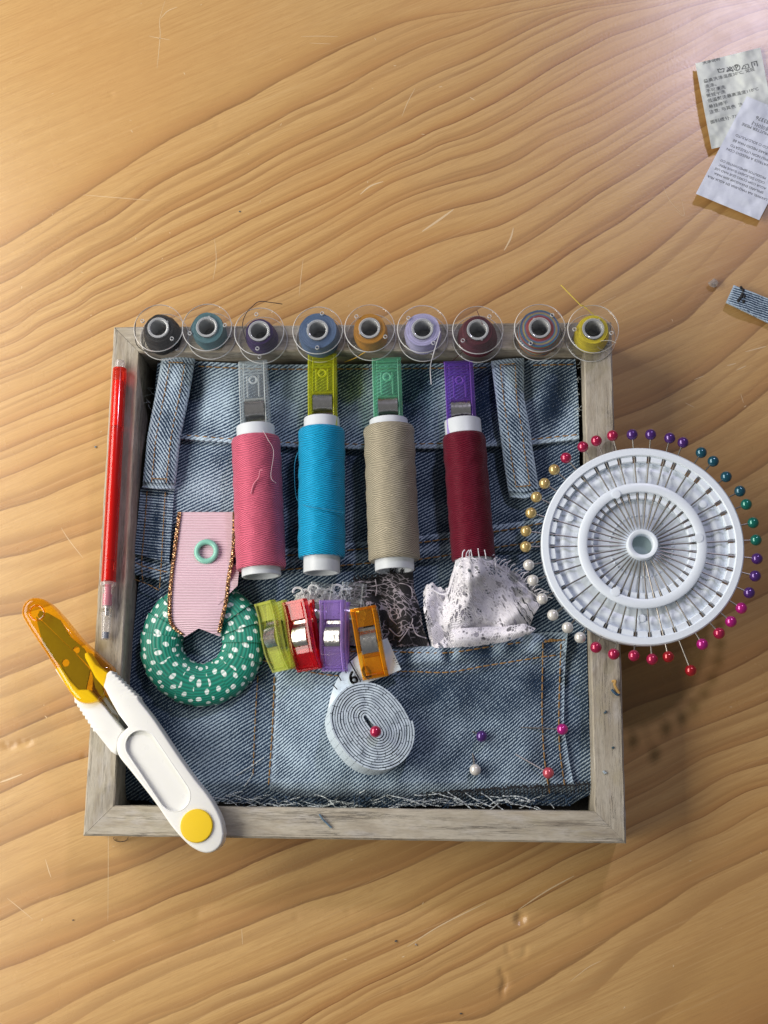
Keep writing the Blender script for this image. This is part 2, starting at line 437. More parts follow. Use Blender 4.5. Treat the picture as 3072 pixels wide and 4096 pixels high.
    # fainter growth lines between the main ones, fibres, pores
    for mul, off, amt in ((2.0, .37, .34), (3.0, .11, .26)):
        r3 = t.math('ADD', t.math('MULTIPLY', t.math('ADD', r2, t.math('MULTIPLY', t.math('SUBTRACT', w1, .5), .35)), mul), off+60)
        f3 = t.math('FRACT', r3)
        sel3 = t.smooth(t.noise(t.comb(t.math('MULTIPLY', along, .006), t.math('MULTIPLY', ring, 1.9), mul), 1, 2), .46, .60)
        col = t.mix(t.math('MULTIPLY', t.math('MULTIPLY', t.smooth(f3, .35, .97), t.smooth(f3, .97, 1.0, 1, 0)), t.math('MULTIPLY', t.math('MULTIPLY', sel3, t.smooth(ring, -.25, .25)), amt*1.6)), col, (.24, .115, .038, 1))
    s2 = t.noise(t.comb(t.math('MULTIPLY', along, 0.010), t.math('MULTIPLY', ac0, 0.42), 1.7), 1, 3, .6)
    col = t.mix(t.smooth(s2, .48, .75, 0, .30), col, (.38, .19, .065, 1))
    stk = t.noise(t.comb(t.math('MULTIPLY', along, 0.014), t.math('MULTIPLY', ac0, 1.1), 5.5), 1, 5, .7)
    col = t.mix(t.smooth(stk, .50, .70, 0, .50), col, (.385, .205, .072, 1))
    col = t.mix(t.smooth(stk, .30, .46, .35, 0), col, (.63, .43, .21, 1))
    fib = t.noise(t.comb(t.math('MULTIPLY', along, 0.09), t.math('MULTIPLY', ac0, 1.6)), 1, 4, .65)
    col = t.mix(t.smooth(fib, .35, .72, 0, .46), col, (.37, .21, .080, 1))
    por = t.noise(t.comb(t.math('MULTIPLY', along, 0.16), t.math('MULTIPLY', ac0, 4.2), 9), 1, 3, .6)
    col = t.mix(t.smooth(por, .60, .72, 0, .42), col, (.21, .095, .03, 1))
    uvx, uvy = t.uv(); pv = t.comb(uvx, uvy)
    sp = t.noise(pv, .55, 2)
    col = t.mix(t.smooth(t.noise(pv, .010, 2), .35, .7, 0, .30), col, (.50, .255, .080, 1))
    col = t.mix(t.smooth(sp, .76, .80, 0, .22), col, (.72, .55, .34, 1))
    h = t.math('ADD', t.math('MULTIPLY', fib, .5), t.math('MULTIPLY', t.noise(pv, 1.4, 3), .35))
    sm = t.noise(pv, .03, 4, .6)
    nb = t.bump(h, .16, .14)
    t.pbsdf(col, .5, nb, Specular_IOR_Level=.16, Coat_Weight=.75, Coat_Roughness=t.math('ADD', .20, t.math('MULTIPLY', sm, .14)), Coat_Normal=t.bump(t.noise(pv, .9, 4, .65), .30, .12), Coat_IOR=1.55)
    o = mb.obj('tabletop', t.m, smooth=60)
    tag(o, 'varnished pine tabletop with wavy diagonal grain', None, kind='structure')
    # scratches in the varnish: hair-thin pale ribbons of chipped lacquer lying on it
    sc = MB()
    def scratch(pl, w):
        q = [P(*D(*a), .03) for a in pl]; q = [Vector(x) for x in spline(q, 6)]
        n = len(q); vs = []
        for i, p in enumerate(q):
            d = (q[min(i+1, n-1)]-q[max(i-1, 0)]).normalized(); s = Vector((-d.y, d.x, 0))*w*(.25+.75*math.sin(PI*(i+.4)/n))
            vs += [p+s, p-s]
        sc.add(vs, [(2*i, 2*i+2, 2*i+3, 2*i+1) for i in range(n-1)])
    for pl, w in (([(357, 0), (345, 42), (346, 75), (342, 120), (339, 148)], .14), ([(347, 40), (362, 24), (383, 15)], .2), ([(322, 78), (342, 82), (367, 86)], .16),
                  ([(180, 421), (240, 426), (325, 433)], .13), ([(650, 79), (690, 78), (730, 79)], .13), ([(668, 93), (715, 95)], .1), ([(897, 190), (880, 222), (868, 252)], .14),
                  ([(948, 188), (955, 187)], .2), ([(1109, 492), (1103, 515), (1089, 541)], .38), ([(980, 452), (950, 474), (912, 500)], .5), ([(828, 392), (800, 402), (778, 420)], .34),
                  ([(463, 515), (467, 560), (460, 605)], .12), ([(655, 560), (650, 600), (646, 640)], .12), ([(1432, 400), (1448, 435), (1480, 468)], .1), ([(1460, 455), (1478, 466), (1472, 430)], .1),
                  ([(132, 1140), (150, 1168), (180, 1206)], .14), ([(232, 1640), (234, 1800), (233, 1990)], .1), ([(0, 1690), (20, 1683), (48, 1672)], .35), ([(98, 1856), (105, 1880), (110, 1895)], .16),
                  ([(15, 1940), (40, 1960), (70, 1985)], .12), ([(522, 2006), (524, 2040)], .1), ([(1232, 2120), (1270, 2090), (1300, 2075)], .12), ([(1610, 760), (1640, 752), (1655, 748)], .25),
                  ([(1570, 790), (1590, 785)], .22), ([(1500, 820), (1520, 812)], .16), ([(1590, 800), (1612, 790)], .2), ([(1600, 850), (1606, 870)], .12), ([(1480, 870), (1500, 880)], .12),
                  ([(940, 1160), (945, 1150)], .2), ([(1120, 1965), (1180, 1925), (1240, 1892)], .26), ([(880, 2045), (950, 2000), (1050, 1950)], .22), ([(1015, 210), (1025, 216)], .25), ([(1290, 660), (1330, 640)], .1)):
        scratch(pl, w)
    for k in range(70):
        x, y = random.uniform(0, 1659), random.uniform(0, 2212); a = random.uniform(0, 6.28); L = random.uniform(2, 7)
        scratch([(x, y), (x+L*math.cos(a)*.5+1, y+L*math.sin(a)*.5), (x+L*math.cos(a), y+L*math.sin(a))], random.uniform(.08, .2))
    o2 = sc.obj('tabletop_scratches', plain('chipped_lacquer', (.62, .46, .27), .5), smooth=None)
    tag(o2, 'fine pale scratches in the varnished pine surface', None, kind='structure')
build_table()

# ------------------------------------------------------------------ WEATHERED TRAY
def weathered(name, axis):
    t = NT(name); v = t.obj(); s = t.n('SeparateXYZ', v)
    a, b = (s.outputs[0], s.outputs[1]) if axis == 'x' else (s.outputs[1], s.outputs[0])
    z = s.outputs[2]
    def st(ka, kb, det=4, off=0.0): return t.noise(t.comb(t.math('MULTIPLY', a, ka), t.math('MULTIPLY', b, kb), t.math('ADD', t.math('MULTIPLY', z, .3), off)), 1, det, .6)
    base = t.ramp(st(.05, .30, 5), [(.25, (.25, .21, .16)), (.45, (.36, .318, .248)), (.6, (.43, .392, .318)), (.8, (.345, .29, .215))])
    base = t.mix(t.smooth(st(.09, .12, 4, 7), .52, .75, 0, .55), base, (.34, .295, .19, 1))
    base = t.mix(t.smooth(st(.06, .2, 4, 21), .50, .72, 0, .55), base, (.47, .45, .43, 1))
    base = t.mix(t.smooth(st(.07, .16, 4, 33), .60, .75, 0, .6), base, (.20, .165, .125, 1))
    cr_ = st(.045, 1.25, 5, 11)
    line = t.smooth(t.math('ABSOLUTE', t.math('SUBTRACT', cr_, .5)), .0, .035, 1, 0)
    line = t.math('MULTIPLY', line, t.smooth(st(.02, .25, 2, 5), .42, .62))
    base = t.mix(t.math('MULTIPLY', line, .75), base, (.11, .095, .075, 1))
    fine = st(.35, 3.2, 4, 2)
    base = t.mix(t.smooth(fine, .42, .72, 0, .5), base, (.22, .20, .165, 1))
    h = t.math('SUBTRACT', t.math('MULTIPLY', fine, .4), line)
    t.pbsdf(base, .78, t.bump(h, .55, .3))
    return t.m
WX, WY = weathered('weathered_wood_across', 'x'), weathered('weathered_wood_upright', 'y')
tray = thing('wooden_tray', 'shallow square tray of weathered grey wood with mitred corners', 'tray')
h = TW/2; RW = 11.8; hi = h-RW
def rail(side):
    n = 60; vs = []; fs = []
    g = .06
    sec = []
    for i in range(n):
        s = -1+2*i/(n-1)
        prof = [(h, 0), (h, RIM-.7), (h-.7, RIM), (hi+.5, RIM), (hi, RIM-.5), (hi, 0)]
        row = []
        for k, (d, z) in enumerate(prof):
            x = s*(d-g); wob = (nz(x*.15, k*3.1, side*9)*.22+nz(x*.7, k*5, side*7)*.10) if z > 5 else 0
            dd = d+wob; zz = z+(nz(x*.05, k, side)*.15 if z > 5 else 0)
            row.append((x, dd, zz))
        sec.append(row)
    m = 6
    R = Matrix.Rotation(side*PI/2, 4, 'Z')
    for row in sec: vs += [R@Vector(p) for p in row]
    fs = [(i*m+k, i*m+(k+1) % m, (i+1)*m+(k+1) % m, (i+1)*m+k) for i in range(n-1) for k in range(m)]
    fs += [tuple(range(m))[::-1], tuple(range((n-1)*m, n*m))]
    mb = MB(); mb.add(vs, fs); return mb
for sd in range(4): rail(sd).obj('rail', WX if sd % 2 == 0 else WY, tray, smooth=35)
MB().box((0, 0, 2.2), (2*hi+2, 2*hi+2, 2.4)).obj('backing_board', plain('dark_backing_board', (.022, .021, .02), .7), tray)

# ------------------------------------------------------------------ DENIM
def denim(name, ang, pitch=1.28, wear=.5, navy=(.009, .026, .058), pale=(.47, .595, .70), mid=0.0):
    t = NT(name); u, v = t.uv(); w = t.attr('wear')
    pv = t.comb(u, v)
    wx = t.math('MULTIPLY', t.math('SUBTRACT', t.noise(pv, .10, 2), .5), 3.0)
    ca, sa = math.cos(math.radians(ang)), math.sin(math.radians(ang))
    al = t.math('ADD', t.math('MULTIPLY', u, ca), t.math('MULTIPLY', v, sa))
    ac = t.math('ADD', t.math('ADD', t.math('MULTIPLY', u, -sa), t.math('MULTIPLY', v, ca)), t.math('MULTIPLY', wx, .30))
    jit = t.math('MULTIPLY', t.math('SUBTRACT', t.noise(t.comb(t.math('MULTIPLY', al, 1.1), t.math('MULTIPLY', ac, 1.0)), 1, 2), .5), 2.5)
    stripe = t.math('SINE', t.math('ADD', t.math('MULTIPLY', ac, 2*PI/pitch), jit))
    yarn = t.math('SINE', t.math('ADD', t.math('MULTIPLY', u, 2*PI/.62), t.math('MULTIPLY', ac, 2.2)))
    slub = t.noise(t.comb(t.math('MULTIPLY', u, 2.4), t.math('MULTIPLY', v, .35)), 1, 3)
    fl = t.noise(pv, 1.3, 3)
    val = t.math('ADD', t.math('MULTIPLY', stripe, .46), t.math('MULTIPLY', yarn, .16))
    val = t.math('ADD', val, t.math('MULTIPLY', t.math('SUBTRACT', slub, .5), .75))
    val = t.math('ADD', val, t.math('MULTIPLY', t.math('SUBTRACT', fl, .5), .85))
    fade = t.math('ADD', t.math('MULTIPLY', t.math('SUBTRACT', t.noise(pv, .055, 3, .6), .5), .75), t.math('MULTIPLY', t.math('SUBTRACT', w, .5), 1.35))
    val = t.math('ADD', val, t.math('ADD', fade, wear-.5))
    fac = t.smooth(val, -.32, .46)
    cold = t.mix(t.smooth(fade, -.4, .5), navy, tuple(x*1.9+.012 for x in navy))
    col = t.mix(fac, cold, pale)
    hgt = t.math('ADD', t.math('MULTIPLY', stripe, .5), t.math('ADD', t.math('MULTIPLY', yarn, .2), t.math('MULTIPLY', fl, .6)))
    t.pbsdf(col, .88, t.bump(hgt, .55, .35), Specular_IOR_Level=.2, Sheen_Weight=.10)
    return t.m
panel = thing('jeans_fabric', 'faded blue jeans panel with waistband, belt loops and pocket filling the grey tray', 'jeans cloth')
def zp(u, v):
    """height of the main cloth"""
    z = 14.5+1.6*nz(u*.004, v*.004, 2)+.5*nz(u*.012, v*.012, 5)
    z += 2.2*gs(u, v, 2000, 2900, 500, 420)-3.0*max(0, (560-u)/150) if u < 560 else 2.2*gs(u, v, 2000, 2900, 500, 420)
    # soft diagonal folds below the ring
    k = (u-700)*.62+(v-2900)*.78
    z += 1.3*math.sin(k*.020)*gs(u, v, 800, 3000, 260, 260)
    z -= 6.5*max(0, min(1, (v-3130)/110))
    return z
def zw(u, v):
    """height of the waistband"""
    k = u+.25*(v-1450)
    p = .9*math.sin(k*.021+1.2*nz(u*.006, 3))+.6*math.sin(k*.043+2*nz(u*.01, 7))
    return 17.5+p*(.4+.6*math.sin(PI*max(0, min(1, (v-1430)/340))))+.6*nz(u*.004, v*.01)
DM = {k: denim('denim_'+n, a, **kw) for k, n, a, kw in (
    ('waist', 'waistband', 31, dict(wear=.35)), ('yoke', 'yoke', 30, dict(wear=.32)), ('main', 'legs', 34, dict(wear=.30)), ('pocket', 'pocket', 37, dict(wear=.39, pitch=1.15)),
    ('loop', 'belt_loop', -52, dict(wear=.52, pitch=1.2)), ('strip', 'side_strip', -4, dict(wear=.36, pitch=1.2)), ('seam', 'seam', 32, dict(wear=.36)))}
half = lambda u, v, s, t: .5
# main cloth under everything
top = [D(322, 1080), D(600, 1080), D(1255, 1080)]
bot = [D(262, 1728), D(480, 1732), D(640, 1744), D(860, 1742), D(1080, 1736), D(1225, 1742), D(1282, 1712)]
def wear_main(u, v, s, t): return .46+.30*gs(u, v, 830, 3000, 120, 300)-.16*gs(u, v, 640, 2850, 160, 300)+.12*nz(u*.006, v*.006, 4)+.2*max(0, (t-.93)/.07)*nz(u*.05, 3)
patch(top, bot, lambda u, v, s, t: zp(u, v), 150, 110, [D(322, 1080), D(300, 1250), D(285, 1400), D(270, 1600), D(262, 1728)], [D(1255, 1080), D(1265, 1300), D(1272, 1560), D(1282, 1712)], th=1.2, attrs={'wear': wear_main}).obj('main_cloth', DM['main'], panel)
# yoke
def zy(u, v): return 16.2+.9*nz(u*.006, v*.006, 9)+.7*math.sin((u*.6+v)*.014)
patch([D(330, 935), D(640, 945), D(960, 945), D(1250, 930)], [cr(900, 1650, 1.3825)(-560, 860), (1139, 2262), (1667, 2215), (2100, 2165), D(1256, 1150)], lambda u, v, s, t: zy(u, v)-.8*t, 130, 60,
      [D(330, 935), D(316, 1060), D(300, 1235)], [D(1250, 930), D(1253, 1040), D(1256, 1150)], th=1.2, attrs={'wear': lambda u, v, s, t: .40+.35*gs(u, v, 800, 1960, 220, 90)+.3*gs(t, 0, .62, 0, .1, 1)*.4}).obj('yoke', DM['yoke'], panel)
# felled seam between yoke and leg
fseam = patch([D(290, 1195), D(380, 1215), (1139, 2196), (1667, 2147), (2100, 2084), D(1256, 1105)], [D(286, 1240), D(380, 1262), (1131, 2292), (1667, 2250), (1990, 2205), D(1256, 1185)],
      lambda u, v, s, t: zy(u, v)+.9*math.sin(PI*min(1, max(0, t)))**.4+.35*nz(u*.03, 1), 150, 12, th=1.4, attrs={'wear': lambda u, v, s, t: .42+.42*(math.exp(-(t/.12)**2)+.6*math.exp(-((t-.55)/.1)**2))+.25*nz(u*.03, t*2)}).obj('felled_seam', DM['seam'], panel)
# waistband
wt = [D(340, 784), D(420, 780), D(560, 788), D(740, 787), D(900, 786), D(1050, 784), D(1150, 778), D(1243, 776)]
wb = [D(325, 938), D(400, 948), D(520, 958), D(640, 966), D(800, 970), D(960, 968), D(1150, 960), D(1251, 948)]
def wear_w(u, v, s, t): return .47+.5*math.exp(-((t-.985)/.035)**2)+.25*math.exp(-(t/.03)**2)+.28*math.sin((u+.25*v)*.021+1.2*nz(u*.006, 3))*math.sin(PI*t)+.1*nz(u*.01, v*.01)-.18*gs(u, v, 730, 1600, 90, 200)
wband = patch(wt, wb, lambda u, v, s, t: zw(u, v)+.9*math.exp(-((t-.97)/.05)**2)+.4*math.exp(-(t/.05)**2), 170, 48, [D(340, 784), D(333, 860), D(325, 938)], [D(1243, 776), D(1249, 860), D(1251, 948)], th=2.2, attrs={'wear': wear_w}).obj('waistband', DM['waist'], panel)
# belt loops
def zl(u, v, s, t): return 21.5+1.3*math.sin(PI*t)+1.0*math.sin(PI*s)**.6-.8*abs(2*s-1)**3-(1.2 if (t < .05 or t > .96) else 0)
def wl(u, v, s, t): return .46+.42*(math.exp(-(s/.07)**2)+math.exp(-((1-s)/.07)**2))+.35*(math.exp(-(t/.03)**2)+math.exp(-((1-t)/.03)**2))+.18*math.exp(-((s-.5)/.15)**2)*math.sin(t*9)
CZ = cr(350, 1400, 1.843); CB = cr(1400, 1100, 1.508); CP = cr(1900, 1650, 1.4155); CQ = cr(1000, 2200, 1.2762); C6 = cr(50, 2300, 1.508)
M_OCHRE = plain('ochre_thread', (.30, .165, .05), .7, .2)
def stitches(pl, zf, dash=2.5, gap=.55, r=.31, mb=None):
    pl = resample(spline(pl, 8), 400)
    W = [P(u, v, 15) for u, v in pl]; d = [0]
    for a, b in zip(W, W[1:]): d.append(d[-1]+(b-a).length)
    s = random.uniform(0, 1)
    while s+dash < d[-1]:
        q = []
        for k in range(6):
            x = s+dash*k/5; u = np.interp(x, d, pl[:, 0]); v = np.interp(x, d, pl[:, 1])
            q.append(P(u, v, zf(u, v)+.28*math.sin(PI*k/5)-.08))
        mb.tube(q, [r*.55, r*.95, r, r, r*.95, r*.55], 6); s += dash+gap
for tp, bt in (([CZ(548, 55), CZ(665, 45), CZ(790, 62)], [CZ(405, 1012), CZ(520, 1022), CZ(640, 1020)]), ([CB(850, 520), CB(950, 505), CB(1050, 500)], [CP(195, 478), CP(280, 485), CP(368, 462)])):
    r0 = tp[0][0] < 1000
    lf = [tp[0], CZ(500, 330), CZ(440, 640), bt[0]] if r0 else [tp[0], CB(880, 740), CB(905, 950), CP(165, 300), bt[0]]
    rt = [tp[-1], CZ(745, 330), CZ(680, 640), bt[-1]] if r0 else [tp[-1], CB(1050, 740), CB(1090, 950), CP(325, 200), bt[-1]]
    lp = patch(tp, bt, zl, 22, 90, lf, rt, th=1.6, attrs={'wear': wl}).obj('belt_loop', DM['loop'], panel)
    L = resample(lf, 30); Rr = resample(rt, 30); sm_ = MB()
    for f in (.27, .73): stitches([L[i]*(1-f)+Rr[i]*f for i in range(1, 29, 3)], lambda u, v: 23.4, 2.2, .5, .22, sm_)
    for i in (1, 27):
        stitches([L[i]*.78+Rr[i]*.22, L[i]*.5+Rr[i]*.5, L[i]*.22+Rr[i]*.78], lambda u, v: 23.2, 1.6, .1, .26, sm_)
    sm_.obj('topstitching', M_OCHRE, lp)
rows_ = []
# narrow side strip below the left loop
strip_ = patch([CZ(392, 1015), CZ(640, 1020)], [CZ(345, 1500), CZ(600, 1570)], lambda u, v, s, t: 17.6+.6*math.sin(PI*s), 26, 50, [CZ(392, 1015), CZ(370, 1250), CZ(345, 1500)], [CZ(640, 1020), CZ(620, 1300), CZ(600, 1570)], th=1.2,
      attrs={'wear': lambda u, v, s, t: .55-.3*gs(s, t, .55, .6, .15, .8)+.2*nz(u*.02, v*.05)}).obj('side_strip', DM['strip'], panel)
sm_ = MB()
stitches([CZ(440, 1030), CZ(425, 1250), CZ(400, 1560), CZ(410, 1720)], lambda u, v: 18.5, 2.4, .4, .24, mb=sm_); rows_.append(sm_); sm_ = MB()
stitches([CZ(575, 1030), CZ(560, 1280), CZ(545, 1560), CZ(530, 1780)], lambda u, v: 18.5, 2.4, .4, .24, mb=sm_); rows_.append(sm_); sm_ = MB()
stitches([CZ(350, 1565), CZ(430, 1600), CZ(600, 1640)], lambda u, v: 18.3, 2.6, .4, .26, mb=sm_); rows_.append(sm_); sm_ = MB()
stitches([CZ(345, 1690), CZ(450, 1730), CZ(560, 1790)], lambda u, v: 17.6, 2.6, .4, .26, mb=sm_); rows_.append(sm_); sm_ = MB()
[q.obj('topstitching', M_OCHRE, strip_) for q in rows_]; rows_.clear()
# waistband and seam topstitching
sm_ = MB()
stitches([D(425, 791), D(560, 797), D(740, 797), D(900, 796), D(1060, 794)], lambda u, v: zw(u, v)+.3, 3, .6, .30, mb=sm_); rows_.append(sm_); sm_ = MB()
stitches([D(1150, 789), D(1240, 787)], lambda u, v: zw(u, v)+.3, 3, .6, .30, mb=sm_); rows_.append(sm_); sm_ = MB()
stitches([D(400, 940), D(520, 950), D(640, 957), D(800, 960), D(960, 958), D(1060, 953)], lambda u, v: zw(u, v)+.5, 3, .6, .31, mb=sm_); rows_.append(sm_); sm_ = MB()
stitches([D(1140, 950), D(1248, 939)], lambda u, v: zw(u, v)+.5, 3, .6, .31, mb=sm_); rows_.append(sm_); sm_ = MB()
[q.obj('topstitching', M_OCHRE, wband) for q in rows_]; rows_.clear()
sm_ = MB()
stitches([D(510, 1205), (1139, 2222), (1400, 2200), (1667, 2172), (1970, 2128), (2090, 2108), D(1180, 1128)], lambda u, v: zy(u, v)+1.0, 3, .6, .31, mb=sm_); rows_.append(sm_); sm_ = MB()
[q.obj('topstitching', M_OCHRE, fseam) for q in rows_]; rows_.clear(); sm_ = MB()
stitches([D(380, 1250), (1131, 2279), (1300, 2268), (1480, 2252), (1680, 2237), (1980, 2190), D(1180, 1168)], lambda u, v: zy(u, v)+.9, 3, .6, .31, mb=sm_); rows_.append(sm_); sm_ = MB()
[q.obj('topstitching', M_OCHRE, fseam) for q in rows_]; rows_.clear()
# pocket
def zk(u, v):
    return zp(u, v)+2.0+3.4*gs(u, v, 1450, 2900, 420, 330)+1.2*nz(u*.005, v*.005, 11)+.5*nz(u*.014, v*.012, 1)-1.5*max(0, min(1, (1180-u)/90))
ptop = [CQ(128, 520), CQ(330, 505), CQ(540, 498), CQ(730, 490), CQ(900, 485), CQ(1100, 470), CQ(1300, 440), CQ(1500, 420), CQ(1622, 420)]
pbot = [CQ(100, 1245), CQ(300, 1262), CQ(600, 1258), CQ(900, 1262), CQ(1150, 1255), CQ(1400, 1265), CQ(1660, 1232)]
def wear_shade_pk(u, v, s, t):
    w = .46+.5*math.exp(-(t/.022)**2)+.17*gs(u, v, 1300, 2880, 260, 260)-.22*gs(u, v, 1900, 2760, 420, 90)-.16*gs(u, v, 2160, 2720, 70, 60)+.16*gs(t, 0, .93, 0, .05, 1)+.3*math.exp(-((1-s)/.012)**2)+.35*math.exp(-(s/.012)**2)
    if t < .16: w += .30*math.sin(u*.045+3*nz(u*.01, 5))*math.exp(-((t-.07)/.05)**2)  # shading of the hem puckers, put into the fade tone
    return w+.08*nz(u*.01, v*.01, 8)
pock = patch(ptop, pbot, lambda u, v, s, t: zk(u, v)+1.9*math.exp(-((t-.075)/.062)**4)+.45*math.sin(u*.045+3*nz(u*.01, 5))*math.exp(-((t-.075)/.06)**2)-1.0*max(0, 1-t/.02)-2.5*max(0, (t-.95)/.05), 150, 110, [CQ(128, 520), CQ(125, 760), CQ(112, 1000), CQ(100, 1245)], [CQ(1622, 420), CQ(1606, 640), CQ(1602, 900), CQ(1630, 1080), CQ(1660, 1232)], th=1.4, attrs={'wear': wear_shade_pk}).obj('pocket', DM['pocket'], panel)
zs = lambda u, v: zk(u, v)+.3+1.75*math.exp(-((v-(2645-40*max(0, (u-1800)/400)))/55)**4)
sm_ = MB(); sm2 = MB()
for pl in ([CQ(135, 590), CQ(500, 520), CQ(740, 520), CQ(1000, 525), CQ(1250, 490), CQ(1500, 458), CQ(1612, 462)], [CQ(60, 562), CQ(420, 640), CQ(770, 620), CQ(1000, 625), CQ(1200, 592), CQ(1500, 545), CQ(1600, 535)],
           [CQ(1496, 460), CQ(1492, 700), CQ(1492, 880), CQ(1505, 1080), CQ(1530, 1245)], [CQ(1588, 470), CQ(1578, 780), CQ(1580, 1000), CQ(1608, 1215)], [CQ(125, 640), CQ(115, 900), CQ(95, 1200)]): stitches(pl, zs, 2.8, .6, .32, sm_)
stitches([CQ(40, 640), CQ(25, 900), CQ(14, 1190)], lambda u, v: zp(u, v)+.4, 2.8, .6, .24, sm2)
stitches([CQ(1500, 468), CQ(1560, 462), CQ(1612, 460)], zs, 1.2, .02, .5, sm_)
sm_.obj('topstitching', M_OCHRE, pock); sm2.obj('side_stitching', M_OCHRE, panel)
# raw bottom edge: overlocking and pulled white weft
ov = MB()
for i in range(46):
    u = 1690+i*15.5+random.uniform(-3, 3); v = D(0, 1707)[1]+.5*(0)-25*math.exp(-((u-2400)/120)**2)+random.uniform(-4, 4)+10*math.sin(u*.008)
    ov.tube([P(u-8, v-16, zp(u, v)+2.6), P(u, v, zp(u, v)+2.9), P(u+3, v+26, zp(u, v)+1.2)], .2, 5)
    ov.tube([P(u-8, v-4, zp(u, v)+2.8), P(u+8, v-2+random.uniform(-4, 4), zp(u, v)+2.9)], .3, 5)
ov.obj('overlock_stitching', plain('black_thread', (.012, .012, .014), .7), panel)
fr = MB()
def floss(u, v, a, L, z, r=.26, curl=.5, mb=None):
    q = []; x, y = u, v
    for k in range(9):
        q.append(P(x, y, z+.5*math.sin(k*1.7+u)-.02*k)); a += random.uniform(-curl, curl)*.45; x += L/8*math.cos(a); y += L/8*math.sin(a)
    q = [Vector(p) for p in spline(q, 3)]
    (mb or fr).tube(q, [r*(.6+.4*math.sin(i*1.9))for i in range(len(q))], 5)
edge = resample(bot, 200)
for k in range(110):
    e = edge[random.randint(18, 185)]
    floss(e[0]+random.uniform(-20, 20), e[1]-random.uniform(-6, 26), random.choice((0, PI))+random.choice((.12, .35))*random.uniform(-1, 1.6), random.uniform(20, 80), zp(e[0], e[1]-40)+random.uniform(1.2, 4.2), random.uniform(.14, .30), .38)
for (x0, y0, a, L) in ((1100, 1240, .45, 130), (1180, 1240, .5, 150), (1010, 1235, .55, 120), (930, 1235, .3, 110), (1290, 1255, .2, 110), (400, 1225, -2.8, 90), (560, 1240, -.3, 120), (-70, 1150, -.5, 130), (-30, 1205, -.9, 60), (330, 1250, .1, 100), (700, 1250, .15, 150), (840, 1250, 0, 140)):
    u, v = CQ(x0, y0); floss(u, v, a, L, 16.5 if x0 > 0 else zp(u, v)+1.2, .3, .35)
for k in range(14): floss(*D(random.uniform(300, 345), random.uniform(800, 900)), random.uniform(2, 4), random.uniform(20, 50), 17, .12, .9)
for k in range(14): floss(*D(1245+random.uniform(-3, 3), random.uniform(780, 900)), random.uniform(-.8, .8), random.uniform(10, 26), 18, .13, .9)
for k in range(18): floss(*D(1278+random.uniform(-6, 3), random.uniform(1640, 1715)), random.uniform(-.8, 1.6), random.uniform(12, 40), 14.5, .18, .9)
o = fr.obj('frayed_weft', plain('white_cotton_fray', (.62, .68, .70), .85, .1), panel); o['kind'] = 'stuff'
fd = MB()
for k in range(120):
    e = edge[random.randint(5, 190)]; floss(e[0]+random.uniform(-20, 20), e[1]-random.uniform(-4, 46), random.uniform(0, 6.28), random.uniform(15, 45), zp(e[0], e[1]-40)+random.uniform(.5, 2.6), random.uniform(.2, .36), 1.2, fd)
o = fd.obj('frayed_warp', plain('indigo_fray', (.035, .075, .14), .85, .2), panel); o['kind'] = 'stuff'

# ------------------------------------------------------------------ BOBBINS along the top rail
M_CLEAR = clear('clear_acrylic', (.985, .985, .99, 1), (.75, .77, .80, 1), .006, .04, .45, blend=.2)
M_RIM = clear('acrylic_edge_glint', (.88, .89, .90, 1), (.95, .96, .98, 1), .42, .06, .6)  # edge glints put into a paler, denser plastic tone
M_CORE = clear('acrylic_core', (.90, .91, .92, 1), (.80, .82, .84, 1), .20, .05, .7, blend=.9)
def wound(name, col, k=5.2, dark=.55, sheen=.03, stripes=None, spec=.4):
    t = NT(name); u, v = t.uv()
    j = t.noise(t.comb(t.math('MULTIPLY', u, .15), t.math('MULTIPLY', v, 2.0)), 1, 2)
    s = t.math('SINE', t.math('ADD', t.math('MULTIPLY', v, 2*PI/.42), t.math('MULTIPLY', j, 9)))
    base = col
    if stripes:
        base = t.ramp(t.math('FRACT', t.math('MULTIPLY', t.math('ADD', v, t.math('MULTIPLY', j, .7)), .23)), stripes)
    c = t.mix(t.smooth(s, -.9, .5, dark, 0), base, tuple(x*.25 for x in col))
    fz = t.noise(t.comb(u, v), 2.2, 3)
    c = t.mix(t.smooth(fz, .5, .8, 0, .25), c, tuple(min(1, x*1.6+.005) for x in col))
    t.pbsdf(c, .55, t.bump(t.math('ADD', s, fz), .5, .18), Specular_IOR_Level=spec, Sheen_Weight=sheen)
    return t.m
BZ = 11.6; BR = 10.25
def flange(z, hole):
    mb = MB(); th = .9
    prof = [(BR-.25, z-th/2), (BR, z-th/4), (BR, z+th/4), (BR-.25, z+th/2), (hole, z+th/2), (hole, z-th/2)]
    return mb.lathe(prof, 96, close=True)
BOB = [  # top flange centre in the photo, winding radius below/above, colour, loose turns
 ('black', (633, 1311), 8.0, 6.0, (.004, .004, .005), 35), ('grey teal', (827, 1308), 6.6, 6.6, (.075, .19, .22), 80), ('violet', (1036, 1324), 6.6, 5.6, (.035, .010, .105), -20),
 ('slate blue', (1270, 1320), 8.4, 7.8, (.085, .155, .29), 150), ('golden orange', (1478, 1312), 6.9, 6.5, (.56, .25, .012), 210), ('pale lilac', (1690, 1315), 7.5, 7.0, (.54, .52, .82), 20),
 ('maroon', (1911, 1319), 8.3, 6.2, (.105, .006, .020), -70), ('rainbow striped', (2159, 1311), 8.6, 8.1, (.22, .16, .14), 120), ('lemon yellow', (2373, 1315), 7.1, 6.0, (.86, .70, .015), 60)]
BPLACE = ['leftmost on the top rail', 'second from the left end of the top rail', 'trailing a curled black thread end', 'above the yellow-green clip', 'above the jade clip', 'with a white thread tail hanging down', 'between the lilac and rainbow bobbins', 'next to the yellow one', 'on the right end of the top rail']
